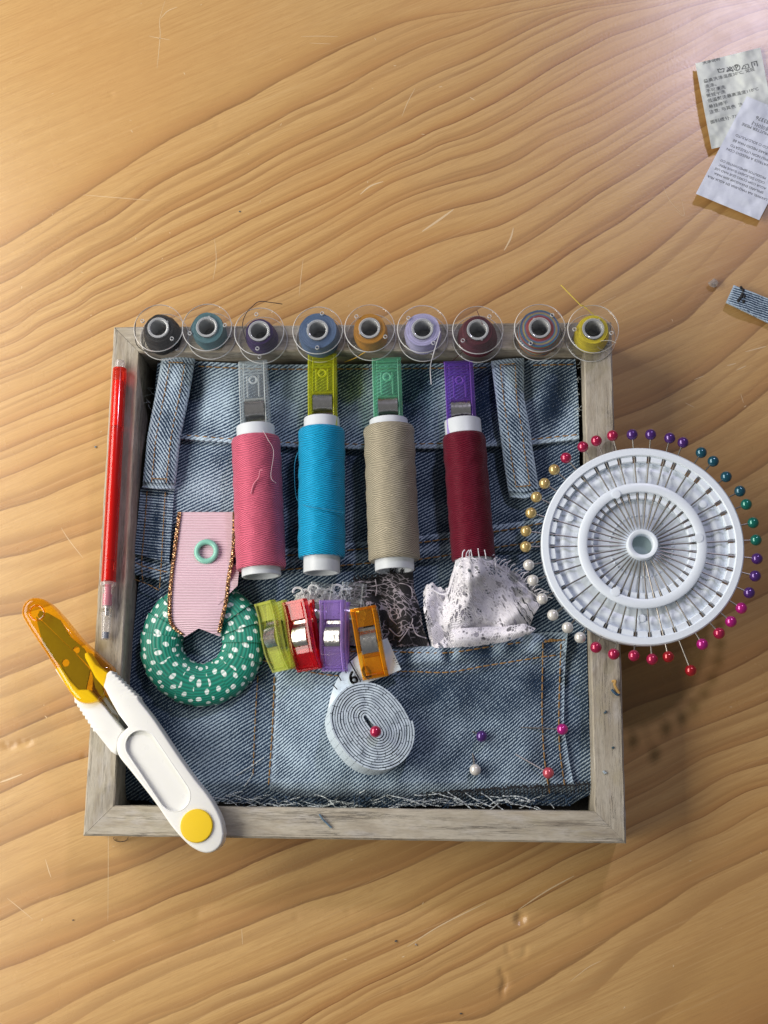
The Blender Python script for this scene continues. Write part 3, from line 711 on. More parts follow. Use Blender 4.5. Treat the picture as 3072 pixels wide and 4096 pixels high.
b0 = None
for i, (cn, (u, v), r0, r1, col, rot) in enumerate(BOB):
    c = P(u, v, RIM+BZ)
    root = local('sewing_bobbin', f'clear bobbin of {cn} thread, {BPLACE[i]}', 'bobbin', (c.x, c.y, RIM+.1), 'thread bobbins lined up on the top rail')
    if b0 is None:
        parts = {}
        parts['f0'] = flange(.45, 3.6).obj('flange', M_CLEAR, root)
        parts['f1'] = flange(BZ-.45, 3.6).obj('flange', M_CLEAR, root)
        rm = MB()
        for z in (.45, BZ-.45): rm.lathe([(BR+.01, z-.42), (BR+.26, z), (BR+.01, z+.42)], 96, close=True)
        parts['r'] = rm.obj('flange_edge', M_RIM, root)
        core = MB().lathe([(4.5, .9), (4.5, BZ-.9)], 48); core.f = core.f[:-2]
        core.lathe([(3.6, .1), (3.6, BZ-.05), (4.4, BZ+.02), (4.4, BZ-.2), (3.9, BZ-.3), (3.9, .3)], 48, close=True)
        core.box((4.2, 0, BZ-.1), (1.5, .8, .3)); core.lathe([(3.7, .25), (3.7, .6), (2.2, .75), (2.0, 1.3), (.01, 1.6)], 40)  # floor disc added inside the hub for silvery glints
        core.lathe([(4.35, BZ-.1), (4.5, BZ+.1), (4.35, BZ+.25), (3.7, BZ+.25), (3.5, BZ+.1), (3.7, BZ-.1)], 48, close=True)
        parts['c'] = core.obj('core', M_CORE, root)
        dot = MB()
        for a, z in ((2.1, BZ-.45), (5.0, BZ-.45), (4.9, .45)):
            dot.lathe([(.75, -.5), (.9, 0), (.75, .52), (.62, .52), (.55, 0), (.62, -.5)], 24, Matrix.Translation((7.6*math.cos(a), 7.6*math.sin(a), z)), close=True)
        parts['d'] = dot.obj('thread_hole', M_RIM, root)
        b0 = root
    else:
        for k in parts.values():
            o = k.copy(); C.objects.link(o); o.parent = root
    n = 14; prof = []
    for k in range(n+1):
        z = .95+(BZ-1.9)*k/n; f = k/n
        r = r0+(r1-r0)*f+.35*math.sin(PI*f)+.12*random.uniform(-1, 1)
        prof.append((r, z))
    prof = [(4.5, .95)]+prof+[(4.5, BZ-.95)]
    st = [(0, (.42, .03, .05)), (.16, (.55, .22, .03)), (.3, (.02, .26, .30)), (.45, (.05, .06, .30)), (.6, (.55, .42, .06)), (.75, (.02, .22, .42)), (.9, (.42, .05, .06)), (1, (.40, .03, .05))] if cn.startswith('rain') else None
    mb = MB().lathe(prof, 72, close=True, wob=(lambda t, z: .25*nz(math.cos(t)*2, math.sin(t)*2, z)) if i else (lambda t, z: .9*max(0, nz(math.cos(t)*1.5, math.sin(t)*1.5, z*.4))))
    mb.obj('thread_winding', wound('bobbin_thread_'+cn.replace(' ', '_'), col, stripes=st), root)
    root.rotation_euler.z = math.radians(rot)
def loose(name, label, pts, r, col, rough=.7):
    q = [Vector(p) for p in spline([P(u, v, z) for u, v, z in pts], 8)]
    o = MB().tube(q, r, 6).obj(name, plain(label.replace(' ', '_')[:40], col, rough, .15), origin=q[0])
    return o
def end_of(k, pts, r, col):
    """a thread tail that belongs to bobbin k"""
    roots = [o for o in C.objects if o.name.startswith('sewing_bobbin')]
    b = roots[k]; m = Matrix.LocRotScale(b.location/K, b.rotation_euler, None).inverted()
    q = [Vector(m@Vector(p)) for p in spline([P(u, v, z) for u, v, z in pts], 8)]
    MB().tube(q, r, 6).obj('thread_tail', plain('tail_thread', col, .7, .15), b)
zt = RIM+BZ
CC = cr(400, 1150, 1.508)
def zz(f, l): return [(*f(x, y), z) for x, y, z in l]
end_of(2, zz(CC, [(885, 330, zt-2), (860, 230, zt-2), (880, 160, zt), (915, 118, zt+1), (960, 85, zt+1), (1030, 90, zt), (1100, 100, zt-2)]), .17, (.012, .012, .02))
end_of(0, zz(CC, [(215, 212, RIM+5), (212, 270, RIM+4), (225, 350, RIM+1), (290, 390, RIM+2), (350, 385, RIM+4)]), .18, (.008, .008, .01))
end_of(0, zz(CC, [(300, 300, RIM+6), (275, 320, RIM+5), (270, 360, RIM+3), (330, 385, RIM+2), (400, 390, RIM+2)]), .16, (.008, .008, .01))
end_of(0, zz(CC, [(420, 210, RIM+9), (465, 225, RIM+8), (472, 265, RIM+5), (440, 330, RIM+2)]), .16, (.008, .008, .01))
end_of(4, zz(CC, [(1640, 370, RIM+3), (1590, 395, RIM+4), (1540, 425, RIM-2), (1475, 450, 22)]), .2, (.55, .33, .04))
end_of(5, zz(CB, [(545, 340, zt), (520, 420, zt+1), (500, 490, zt), (485, 560, 30), (490, 660, 26)]), .2, (.66, .66, .70))
end_of(6, zz(CB, [(690, 450, RIM+2), (640, 500, RIM-2), (600, 525, 24), (540, 528, 22)]), .15, (.06, .01, .015))
end_of(6, zz(CB, [(800, 300, zt), (770, 225, zt+.4), (765, 213, zt+.4)]), .16, (.07, .01, .02))
end_of(7, zz(CB, [(1255, 400, RIM+3), (1290, 330, RIM+3), (1315, 285, RIM+4)]), .15, (.01, .01, .03))
end_of(8, zz(CB, [(1470, 240, zt-1), (1405, 185, zt+.6), (1395, 185, zt+1), (1340, 130, zt+1), (1272, 60, zt-1)]), .2, (.62, .48, .06))
end_of(8, zz(CB, [(1490, 400, zt-3), (1500, 440, zt-4), (1560, 465, zt-6)]), .1, (.6, .55, .4))
end_of(8, zz(CB, [(1510, 398, zt+.2), (1570, 395, zt+.4), (1605, 410, zt+.4)]), .1, (.6, .58, .5))

# ------------------------------------------------------------------ SPOOLS
def crosswound(name, col, spec=.35, dk=.32):
    t = NT(name); u, v = t.uv()
    w = t.noise(t.comb(t.math('MULTIPLY', u, .03), t.math('MULTIPLY', v, .18)), 1, 2)
    vv = t.math('ADD', v, t.math('MULTIPLY', t.math('SUBTRACT', w, .5), 1.6))
    # turns climb one way in some places and the other way in others, so they cross in a zigzag
    a = t.math('SINE', t.math('MULTIPLY', t.math('ADD', vv, t.math('MULTIPLY', u, .30)), 2*PI/.74))
    b = t.math('SINE', t.math('MULTIPLY', t.math('SUBTRACT', vv, t.math('MULTIPLY', u, .27)), 2*PI/.80))
    sel = t.math('SINE', t.math('ADD', t.math('MULTIPLY', u, .42), t.math('MULTIPLY', t.math('SINE', t.math('MULTIPLY', vv, .55)), 1.6)))
    m = t.smooth(sel, -.15, .15)
    s = t.math('ADD', t.math('MULTIPLY', a, m), t.math('MULTIPLY', b, t.math('SUBTRACT', 1, m)))
    fz = t.noise(t.comb(t.math('MULTIPLY', u, .7), t.math('MULTIPLY', v, 3)), 1, 3)
    dark = tuple(x*dk for x in col); lite = tuple(min(1, x*1.35+.03) for x in col)
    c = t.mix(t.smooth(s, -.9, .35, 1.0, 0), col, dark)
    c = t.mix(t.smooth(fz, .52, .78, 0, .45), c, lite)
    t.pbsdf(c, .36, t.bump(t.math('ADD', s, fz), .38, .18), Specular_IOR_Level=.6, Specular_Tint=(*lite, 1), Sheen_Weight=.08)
    return t.m
M_TUBE = plain('translucent_white_tube', (.62, .66, .70), .38, .05, Subsurface_Weight=.15, Subsurface_Radius=(.002, .002, .002))
def spool(label, tt, bt, Rt, wt_, wb_, Rw, col, spec=.35):
    """tube ends and winding ends as axis points in the photo"""
    zc = 16.6+Rw; a = P(*tt, zc); b = P(*bt, zc); ax = (b-a); L = ax.length; ax.normalize()
    w0 = (P(*wt_, zc)-a).dot(ax); w1 = (P(*wb_, zc)-a).dot(ax)
    q = Vector((0, 0, 1)).rotation_difference(ax).to_matrix().to_4x4()
    root = local('thread_spool', label, 'thread spool', a, 'thread spools held by clips'); root.rotation_mode = 'XYZ'; root.rotation_euler = q.to_euler()
    MB().lathe([(Rt-1.1, 0), (Rt-.2, 0), (Rt, .25), (Rt, L-.25), (Rt-.2, L), (Rt-1.1, L)], 56, close=True).obj('tube', M_TUBE, root)
    pr = [(Rt, w0+.1)]
    n = 60
    for k in range(n+1):
        f = k/n; z = w0+(w1-w0)*f; e = min(f, 1-f)
        pr.append((Rw-.55*math.exp(-(e/.012)**2)+.10*math.sin(f*40)+.08*random.uniform(-1, 1), z))
    pr.append((Rt, w1-.1))
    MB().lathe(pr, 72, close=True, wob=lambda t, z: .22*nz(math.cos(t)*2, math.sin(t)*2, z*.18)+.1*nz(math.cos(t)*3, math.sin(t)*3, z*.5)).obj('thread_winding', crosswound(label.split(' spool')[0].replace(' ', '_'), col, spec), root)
    return root
spool('pink thread spool with a stray pink strand, overlapping the pink ribbon', (1022, 1707), (1046, 2306), 8.0, (1024, 1756), (1043, 2277), 10.2, (.62, .125, .20))
spool('bright turquoise blue thread spool with white tube ends', (1287, 1675), (1287, 2292), 7.5, (1288, 1720), (1288, 2232), 9.7, (.008, .33, .60))
spool('beige grey thread spool standing above the black lace', (1554, 1681), (1579, 2283), 8.0, (1554, 1712), (1577, 2243), 10.5, (.38, .34, .25))
spool('dark burgundy thread spool tucked behind the white lace', (1850, 1683), (1896, 2262), 7.6, (1855, 1744), (1894, 2240), 8.9, (.13, .008, .022))
C4 = cr(900, 1650, 1.3825)
o = loose('loose_thread', 'loose blue thread', zz(C4, [(402, 222, 30), (385, 290, 27), (388, 420, 25), (405, 490, 28), (460, 520, 36), (560, 535, 36.4), (660, 555, 33)]), .17, (.02, .25, .42)); tag(o, 'loose turquoise strand looping off the side of the blue spool', 'thread')
o = loose('loose_thread', 'stray pink thread', zz(CZ, [(1205, 1060, 37.2), (1225, 990, 37.6), (1262, 940, 38), (1272, 890, 39), (1292, 886, 39.2)]), .24, (.70, .22, .30)); tag(o, 'short fuzzy pink strand sticking up from the pink spool', 'thread')
o = loose('loose_thread', 'pale hair thread', zz(CZ, [(1270, 605, 33), (1292, 595, 34), (1330, 660, 38), (1372, 750, 37), (1352, 930, 37.5), (1390, 980, 36)]), .08, (.75, .66, .68)); tag(o, 'fine pale strand trailing down from the top of the pink spool', 'thread')

# ------------------------------------------------------------------ CLIPS
M_STEEL = NT('bright_spring_steel'); _v = M_STEEL.obj(); _n = M_STEEL.noise(_v, .8, 3)
M_STEEL.pbsdf((.66, .64, .62, 1), M_STEEL.math('ADD', .16, M_STEEL.math('MULTIPLY', _n, .16)), M_STEEL.bump(_n, .25, .3), Metallic=1.0); M_STEEL = M_STEEL.m
def clip_plastic(name, tint, edge, opac=.30): return clear(name, (*tint, 1), (*edge, 1), opac, .07, .85, blend=.9)
def clip_meshes(w, L, jaw, slot0, slot1, bow=0.0):
    """front arm (window frame with rules on the jaw), back arm, spring; length along +y from the jaw tip, front faces +z"""
    front = MB(); n = 26; e = w/2; wi = e-1.75
    def zf(y): return 3.6+bow*math.sin(PI*y/L)+(1.6*max(0, (y-slot1)/(L-slot1))**1.5)-2.0*max(0, 1-y/(jaw*.9))**1.6
    def slab(mb, x0, x1, y0, y1, th, f, sg=1, n=14):
        vs = []; c = min(.42, th*.4, (x1-x0)*.3)
        for i in range(n+1):
            y = y0+(y1-y0)*i/n; z = f(y)*sg
            vs += [(x0, y, z-c*sg), (x0+c, y, z), (x1-c, y, z), (x1, y, z-c*sg), (x1, y, z-th*sg), (x0, y, z-th*sg)]
        fs = [(6*i+k, 6*i+(k+1) % 6, 6*i+6+(k+1) % 6, 6*i+6+k) for i in range(n) for k in range(6)]+[(0, 5, 4, 3, 2, 1), tuple(6*n+k for k in range(6))]
        if sg < 0: fs = [q[::-1] for q in fs]
        mb.add(vs, fs)
    slab(front, -e, -wi, 0, L, 2.8, zf); slab(front, wi, e, 0, L, 2.8, zf)
    slab(front, -wi, wi, .0, slot0, 1.2, lambda y: zf(y)-.5, n=8)
    slab(front, -wi, wi, slot1, L, 1.2, lambda y: zf(y)-.5, n=6)
    for y in ([1.0, 2.4, 3.8, 5.2] if jaw > 12 else [1.0]): slab(front, -wi, wi, y, y+.55, .9, lambda q: zf(q)+.1, n=1)
    slab(front, -e, e, -.5, .4, 2.4, lambda y: zf(max(y, 0)), n=1)
    slab(front, -e, e, L-.9, L+.2, 2.2, lambda y: zf(min(y, L)), n=1)
    if jaw > 12:
        for k in (-1, 1): slab(front, k*2.4-.4, k*2.4+.4, 6.5, slot0-1.5, .8, lambda q: zf(q)+.15, n=2)
        front.lathe([(1.5, 0), (1.9, .5), (1.5, .9), (1.2, .5)], 20, Matrix.Translation((0, 8.6, 2.9)), close=True)
    back = MB()
    zb = lambda y: 2.6+.9*math.sin(PI*y/L)+1.8*max(0, (y-slot1)/(L-slot1))
    slab(back, -e+.2, e-.2, 0, L-.3, 1.4, zb, -1)
    slab(back, -e+.2, -e+1.2, 0, L-.3, 2.6, lambda y: zb(y)-.2, -1); slab(back, e-1.2, e-.2, 0, L-.3, 2.6, lambda y: zb(y)-.2, -1)
    sp = MB(); pr = []; sl = slot1-slot0
    for k in range(21):
        a = k/20
        pr.append((slot0-1.6+(sl+1.0)*a, 1.1+2.9*math.sin(PI*min(1, a*1.12))**.75+bow))
    pr += [(slot1+.4-1.2, -1.0), (slot1-2.2, -2.8), (slot0+1, -3.0), (slot0-1.2, -1.6)]
    hw = wi-.35; vs = []
    for y, z in pr: vs += [(-hw, y, z), (hw, y, z)]
    m = len(pr); fs = [(2*i, 2*i+1, 2*i+3, 2*i+2) for i in range(m-1)]
    off = len(vs); vs += [(x, y, z-.28) for x, y, z in vs]
    fs += [tuple(off+x for x in f[::-1]) for f in fs]
    fs += [(2*i, 2*i+2, off+2*i+2, off+2*i) for i in range(m-1)]+[(2*i+3, 2*i+1, off+2*i+1, off+2*i+3) for i in range(m-1)]
    sp.add(vs, fs)
    return front, back, sp
def clip_things(specs, meshes, group):
    me = None
    for label, mat, bmat, loc, rot in specs:
        root = local('sewing_clip', label, 'sewing clip', loc, group)
        root.rotation_mode = 'XYZ'; root.rotation_euler = rot.to_euler()
        if me is None:
            me = [meshes[0].obj('front_arm', mat, root, 30), meshes[1].obj('back_arm', bmat, root, 30), meshes[2].obj('spring', M_STEEL, root, 50)]
        else:
            for o, m in zip(me, (mat, bmat, M_STEEL)):
                c = o.copy(); C.objects.link(c); c.parent = root
                c.material_slots[0].link = 'OBJECT'; c.material_slots[0].material = m
MC = {'clear': clip_plastic('clip_clear', (.975, .985, .99), (.82, .88, .90), .02), 'lime': clip_plastic('clip_yellow_green', (.93, .945, .48), (.82, .84, .06), .05), 'jade': clip_plastic('clip_jade', (.78, .965, .88), (.36, .80, .60), .04),
      'violet': clip_plastic('clip_violet', (.78, .69, .945), (.38, .18, .74), .05), 'pear': clip_plastic('clip_pear', (.92, .95, .62), (.72, .76, .22), .04), 'red': clip_plastic('clip_red', (.92, .24, .25), (.72, .010, .025), .12),
      'lilac': clip_plastic('clip_lilac', (.87, .79, .975), (.56, .38, .86), .12), 'orange': clip_plastic('clip_orange', (1.0, .76, .20), (1.0, .40, .008), .12)}
def axis_rot(a, b, roll=0.0, pitch=0.0):
    d = (b-a).normalized(); ang = math.atan2(d.y, d.x)-PI/2
    return Matrix.Rotation(ang, 4, 'Z')@Matrix.Rotation(math.radians(pitch), 4, 'X')@Matrix.Rotation(math.radians(roll), 4, 'Y')
# the long upper clips: jaw tip at the top, handle inside the spool
sp = []
for label, key, tl, tr, bl, br in (
    ('clear colourless sewing clip gripping the end of the pink spool', 'clear', (947, 1442), (1070, 1442), (960, 1700), (1080, 1700)), ('yellow-green sewing clip gripping the end of the turquoise spool', 'lime', (1228, 1415), (1347, 1415), (1230, 1677), (1350, 1677)),
    ('jade green sewing clip gripping the end of the beige spool', 'jade', (1485, 1430), (1604, 1430), (1496, 1684), (1611, 1684)), ('purple sewing clip gripping the end of the burgundy spool', 'violet', (1773, 1443), (1894, 1443), (1785, 1684), (1907, 1684))):
    zc = 30.0; a = P((tl[0]+tr[0])/2, (tl[1]+tr[1])/2, zc); b = P((bl[0]+br[0])/2, (bl[1]+br[1])/2, zc)
    sp.append((label, MC[key], MC[key], (a.x, a.y, 27.0), axis_rot(a, b, 0, -1.5)))
clip_things(sp, clip_meshes(12.3, 34, 17.5, 17.5, 27.5), 'long clips holding the spools')
# the short lower clips on the pocket edge: jaw tip at the bottom
sp = []
for label, key, tl, tr, br, bl, roll in (
    ('pear green sewing clip turned sideways, beside the polka dot ring', 'pear', (1049, 2413), (1114, 2408), (1165, 2674), (1094, 2680), -40), ('red sewing clip on the pocket edge between green and lilac ones', 'red', (1145, 2402), (1236, 2390), (1281, 2674), (1192, 2676), -24),
    ('lilac sewing clip on the pocket edge between red and orange ones', 'lilac', (1288, 2410), (1388, 2412), (1388, 2686), (1290, 2674), -14), ('orange sewing clip over the end of the tape measure', 'orange', (1404, 2439), (1508, 2427), (1556, 2701), (1451, 2711), -5)):
    zc = 27.5; a = P((bl[0]+br[0])/2, (bl[1]+br[1])/2, zc-1.5); b = P((tl[0]+tr[0])/2, (tl[1]+tr[1])/2, zc+2.5)
    sp.append((label, MC[key], MC['clear'] if key == 'orange' else MC[key], (a.x, a.y, 23.8 if key != 'orange' else 24.6), axis_rot(a, b, roll, 5)))
clip_things(sp, clip_meshes(10.6, 28, 9.5, 9.5, 20.5, .9), 'short clips on the pocket edge')
# two more clear clip backs show behind the row
for x0, y0, x1, y1, lab in ((360, 240, 330, 470, 'clear clip lying behind the red and lilac clips'), (520, 255, 500, 470, 'clear clip lying behind the lilac and orange clips')):
    a = P(*CQ(x1, y1), 22); b = P(*CQ(x0, y0), 24)
    root = local('clear_clip', lab, 'sewing clip', (a.x, a.y, 20.2), 'clear clips behind the coloured ones'); root.rotation_euler = axis_rot(a, b, 8, 4).to_euler()
    f, bk, s = clip_meshes(10, 24, 9.5, 9.5, 17, .4)
    f.obj('front_arm', MC['clear'], root, 30); s.obj('spring', M_STEEL, root, 50)

# ------------------------------------------------------------------ POLKA DOT RING, RIBBON, SNAP
rc = P(807, 2571, 20.0)
ring = local('polka_dot_ring', 'ring wrapped in green grosgrain ribbon with white dots', 'ring', (rc.x, rc.y, 18.2))
mb = MB(); NW = 19; per = 16; MN = 40; R0 = 17.1; ra, rb = 8.5, 4.9; vs = []; uv = []
cnt = NW*per
offs = [random.uniform(0, 10) for _ in range(NW)]; tw = [random.uniform(-.22, .22) for _ in range(NW)]
rows = [(sg, k/per) for sg in range(NW) for k in range(per+1)]
offu = [random.uniform(0, 7) for _ in range(NW+1)]
for seg, f in rows:
    for k in range(MN+1):
        m = 2*PI*k/MN
        lift = 1.3*(1-f)**1.3
        th = 2*PI*(seg+f+tw[seg]*math.cos(m)*min(1, 4*f, 4*(1-f)))/NW
        sq = lambda c: math.copysign(abs(c)**.82, c)
        r = R0+(ra+lift*.5)*sq(math.cos(m)); z = (rb+lift*.6)*sq(math.sin(m))
        vs.append((r*math.cos(th), r*math.sin(th), z)); uv.append((f*5.9*r/R0+(seg % 2)*1.75, 7.4*m+offs[seg]))
M1 = MN+1; nr = len(rows)
fs = [(i*M1+k, ((i+1) % nr)*M1+k, ((i+1) % nr)*M1+k+1, i*M1+k+1) for i in range(nr) for k in range(MN)]
mb.add(vs, fs, uv)
t = NT('green_dotted_grosgrain'); u, v = t.uv()
rib = t.math('SINE', t.math('MULTIPLY', v, 2*PI/1.1))
gx = t.math('DIVIDE', u, 3.5); row = t.math('FLOOR', gx)
gy = t.math('ADD', t.math('DIVIDE', v, 5.2), t.math('MULTIPLY', t.math('MODULO', row, 2.0), .5))
dx = t.math('MULTIPLY', t.math('SUBTRACT', t.math('FRACT', gx), .5), 3.5); dy = t.math('MULTIPLY', t.math('SUBTRACT', t.math('FRACT', gy), .5), 5.2)
dd = t.math('SQRT', t.math('ADD', t.math('MULTIPLY', dx, dx), t.math('MULTIPLY', dy, dy)))
n1 = t.noise(t.comb(u, v), 1.2, 3)
dm = t.smooth(t.math('ADD', dd, t.math('MULTIPLY', t.math('SUBTRACT', n1, .5), .4)), 0.90, 1.08, 1, 0)
g = t.mix(t.smooth(rib, -.6, .6), (.0, .145, .098, 1), (.0, .235, .160, 1))
g = t.mix(dm, g, t.mix(t.smooth(rib, -.8, .2), (.38, .55, .50, 1), (.80, .84, .82, 1)))
t.pbsdf(g, .5, t.bump(t.math('ADD', rib, t.math('MULTIPLY', n1, .5)), .25, .22), Sheen_Weight=.1)
mb.obj('wrapped_ribbon', t.m, ring, 35)
# pink ribbon with metallic edges laid over the ring, swallow-tail end in its hole
rib_l = [(711, 2048), (692, 2200), (679, 2310), (671, 2420), (680, 2500), (738, 2548)]
rib_r = [(945, 2048), (940, 2200), (922, 2310), (912, 2400), (894, 2480), (880, 2546)]
rbn = thing('pink_ribbon', 'pale pink grosgrain ribbon with glittering copper edges hanging over the green ring', 'ribbon')
def zr(u, v):
    k = max(0, min(1, (v-2220)/120)); k = k*k*(3-2*k); d = max(0, min(1, (v-2440)/110))
    return 20.5+4.3*k-2.6*d*d+.9*math.sin(u*.02+v*.004)*max(0, (v-2380)/160)
def pink(name):
    t = NT(name); u, v = t.uv(); n = t.noise(t.comb(t.math('MULTIPLY', u, .3), v), 1, 3)
    r = t.math('SINE', t.math('ADD', t.math('MULTIPLY', v, 2*PI/1.12), t.math('MULTIPLY', t.noise(t.comb(t.math('MULTIPLY', u, .12), t.math('MULTIPLY', v, .2)), 1, 2), 2.5)))
    c = t.mix(t.smooth(r, -.8, .4), (.58, .38, .45, 1), (.76, .55, .63, 1)); c = t.mix(t.smooth(n, .4, .8, 0, .3), c, (.76, .58, .64, 1))
    t.pbsdf(c, .55, t.bump(r, .6, .35), Sheen_Weight=.25); return t.m
M_PINK = pink('pink_grosgrain')
Lp = resample(spline(rib_l, 6), 60); Rp = resample(spline(rib_r, 6), 60)
nb = 31; bot_n = [Lp[-1]*(1-s)+Rp[-1]*s+np.array([0, -34*(1-abs(2*s-.8)/1.2 if s > .4 else s/.4)]) for s in np.linspace(0, 1, nb)]
patch([Lp[0], Rp[0]], bot_n, lambda u, v, s, t: zr(u, v), 40, 90, Lp, Rp, th=.4).obj('ribbon_band', M_PINK, rbn)
patch([(880, 2260), (958, 2260)], [(872, 2420), (950, 2342)], lambda u, v, s, t: 20.2+5*max(0, min(1, (v-2270)/60)), 10, 16, th=.4).obj('ribbon_under_layer', M_PINK, rbn)
t = NT('copper_braid'); n = t.noise(t.obj(), 1.6, 3); vr = t.n('TexVoronoi'); t.set(vr.inputs['Vector'], t.obj()); vr.inputs['Scale'].default_value = 1.1
t.pbsdf(t.mix(t.smooth(n, .42, .6), (.10, .045, .03, 1), (.72, .45, .24, 1)), .22, t.bump(vr.outputs[0], .9, .5), Metallic=.85); M_COP = t.m
for side, f, ed in ((Lp, .012, 1), (Rp, -.012, -1)):
    b = MB()
    idx = list(range(0, 58)) if ed > 0 else list(range(0, 58))
    q = [P(side[i][0]+ed*7, side[i][1], zr(side[i][0], side[i][1])+.35+.16*(i % 2)) for i in idx]
    qq = [Vector(p) for p in resample([tuple(p) for p in q], 230)]
    a_ = []; b_ = []
    for i, p in enumerate(qq):
        dx = math.sin(i*.9)*.55; a_.append(p+Vector((dx, 0, .2*math.cos(i*.9)))); b_.append(p+Vector((-dx, 0, -.2*math.cos(i*.9))))
    b.tube(a_, .42, 6); b.tube(b_, .42, 6)
    b.obj('metallic_edge', M_COP, rbn)
c = P(826, 2206, 21.6)
sn = MB().lathe([(4.1+1.15*math.cos(a), 1.0*math.sin(a)) for a in np.linspace(0, 2*PI, 17)[:-1]], 64, close=True).obj('snap_ring', plain('mint_enamel', (.22, .52, .42), .25, .04), origin=(0, 0, 0))
sn.location = c*K; tag(sn, 'small mint green enamel ring set in the pink ribbon', 'snap ring')
# a grip of fabric showing in the middle of the snap
# ------------------------------------------------------------------ RED PEN REFILL on the left rail
pa, pb = P(481, 1441, 31.3), P(421, 2560, 31.3); ax = pb-pa; PL = ax.length; ax.normalize()
pen = local('pen_refill', 'slim red felt pen refill with clear ends lying along the left rail', 'pen', pa); pen.rotation_euler = Vector((0, 0, 1)).rotation_difference(ax).to_euler()
sc = PL/(2560-1441)
def at(y): return (y-1441)*sc
M_PENC = clear('pen_clear_plastic', (.90, .88, .88, 1), (.72, .70, .70, 1), .22, .1, .5)
M_REDT = clear('pen_red_tube', (.97, .30, .22, 1), (.88, .02, .012, 1), .16, .12, .4)
M_REDI = plain('red_ink_core', (.50, .004, .010), .35, .15, .4)
MB().lathe([(1.2, 0), (1.9, .4), (2.3, at(1478)), (2.3, at(1480))], 32).obj('end_plug', M_PENC, pen)
MB().lathe([(2.75, at(1476)), (2.95, at(1480)), (2.95, at(2336)), (2.7, at(2338))], 40).obj('barrel', M_REDT, pen)
MB().lathe([(1.9, at(1725)), (2.0, at(1728)), (2.0, at(2250)), (1.6, at(2254)), (1.6, at(2290)), (2.0, at(2294)), (2.0, at(2330))], 32).obj('ink', M_REDI, pen)
MB().lathe([(2.2, at(1530)), (2.2, at(1715))], 32).obj('ink_air_gap', plain('red_inner_tube', (.85, .045, .025), .4), pen)
MB().lathe([(2.8, at(2336)), (3.2, at(2339)), (3.2, at(2352)), (2.4, at(2358)), (2.2, at(2440)), (2.0, at(2442))], 32).obj('collar', M_PENC, pen)
MB().lathe([(1.3, at(2345)), (1.3, at(2380)), (1.9, at(2384)), (1.9, at(2428))], 24).obj('nib_holder', plain('pink_plastic', (.62, .03, .12), .35), pen)
MB().lathe([(1.0, at(2428)), (1.1, at(2432)), (1.1, at(2468))], 24).obj('steel_tip', M_STEEL, pen)
MB().lathe([(1.9, at(2452)), (2.3, at(2455)), (2.3, at(2470)), (1.95, at(2474)), (1.7, at(2556)), (1.3, at(2560))], 32).obj('tip_cap', M_PENC, pen)
MB().lathe([(1.2, at(2530)), (1.3, at(2533)), (1.2, at(2554))], 24).obj('blue_plug', plain('navy_plastic', (.03, .07, .16), .4), pen)

# ------------------------------------------------------------------ THREAD SNIPS
snips = thing('thread_snips', 'white thread snips with amber blade cover and round yellow rivet cap', 'thread snips')
Z0 = RIM+.3
def W(pl, z): return [P(*C6(x, y), z).to_2d() for x, y in pl]
def ribs(a, b, n, amp):
    a = np.array(a, float); b = np.array(b, float); d = (b-a)/np.linalg.norm(b-a); nn = np.array([d[1], -d[0]]); out = []
    for i in range(n*6+1): out.append(tuple(a+(b-a)*i/(n*6)+nn*amp*abs(math.sin(PI*i/6))))
    return out
M_WHITE = plain('ivory_white_plastic', (.74, .745, .72), .30, .03, .3, Subsurface_Weight=.1, Subsurface_Radius=(.003, .003, .002))
def stadium(a, b, r, n=18):
    a = np.array(a, float); b = np.array(b, float); t = math.atan2(*(b-a)[::-1]); out = []
    for i in range(n+1): q = t+PI/2+PI*i/n; out.append(tuple(a+r*np.array([math.cos(q), math.sin(q)])))
    for i in range(n+1): q = t-PI/2+PI*i/n; out.append(tuple(b+r*np.array([math.cos(q), math.sin(q)])))
    return out
upper = spline([(1275, 1560), (1262, 1620), (1222, 1663), (1165, 1676), (1100, 1652), (1040, 1605), (960, 1515), (860, 1370), (720, 1190), (648, 1100), (630, 1045), (640, 985), (668, 945), (700, 918)], 5)
upper += [np.array(q, float) for q in ((640, 840), (590, 750), (560, 690), (500, 620), (438, 500), (436, 474), (456, 466), (505, 540), (572, 590))]
upper += [np.array(q, float) for q in ribs((590, 578), (760, 745), 9, 8)]
upper += spline([(770, 765), (860, 880), (1000, 1090), (1100, 1230), (1190, 1345), (1255, 1465), (1275, 1560)], 5)[:-1]
inset_ = stadium((776, 1030), (978, 1332), 92)
ZA = Z0+1.6; ZB = Z0+7.8
mb = MB(); ho = W(upper, ZB)
mb.prism(ho, ZA, ZB-.9, r=0)
mb.prism(ho, ZB-.9, ZB+.7, holes=[W(inset_, ZB)], r=.8)
mb.obj('upper_handle', M_WHITE, snips, 50)
lip = MB(); q = [P(*C6(x, y), ZB+.55) for x, y in stadium((776, 1030), (978, 1332), 96)]; lip.tube(q+[q[0]], .28, 6, cap=False); lip.obj('recess_lip', M_WHITE, snips)
lower = [(255, 570), (268, 556), (292, 556), (350, 640), (395, 690), (455, 690), (510, 745), (560, 800), (668, 938), (640, 985), (625, 1085), (590, 1065)]+ribs((500, 950), (372, 752), 8, 9)[::1]+[(362, 720), (300, 640)]
MB().prism(W([np.array(q, float) for q in lower], Z0+5), Z0+.2, Z0+5.0, r=.8).obj('lower_handle', M_WHITE, snips, 50)
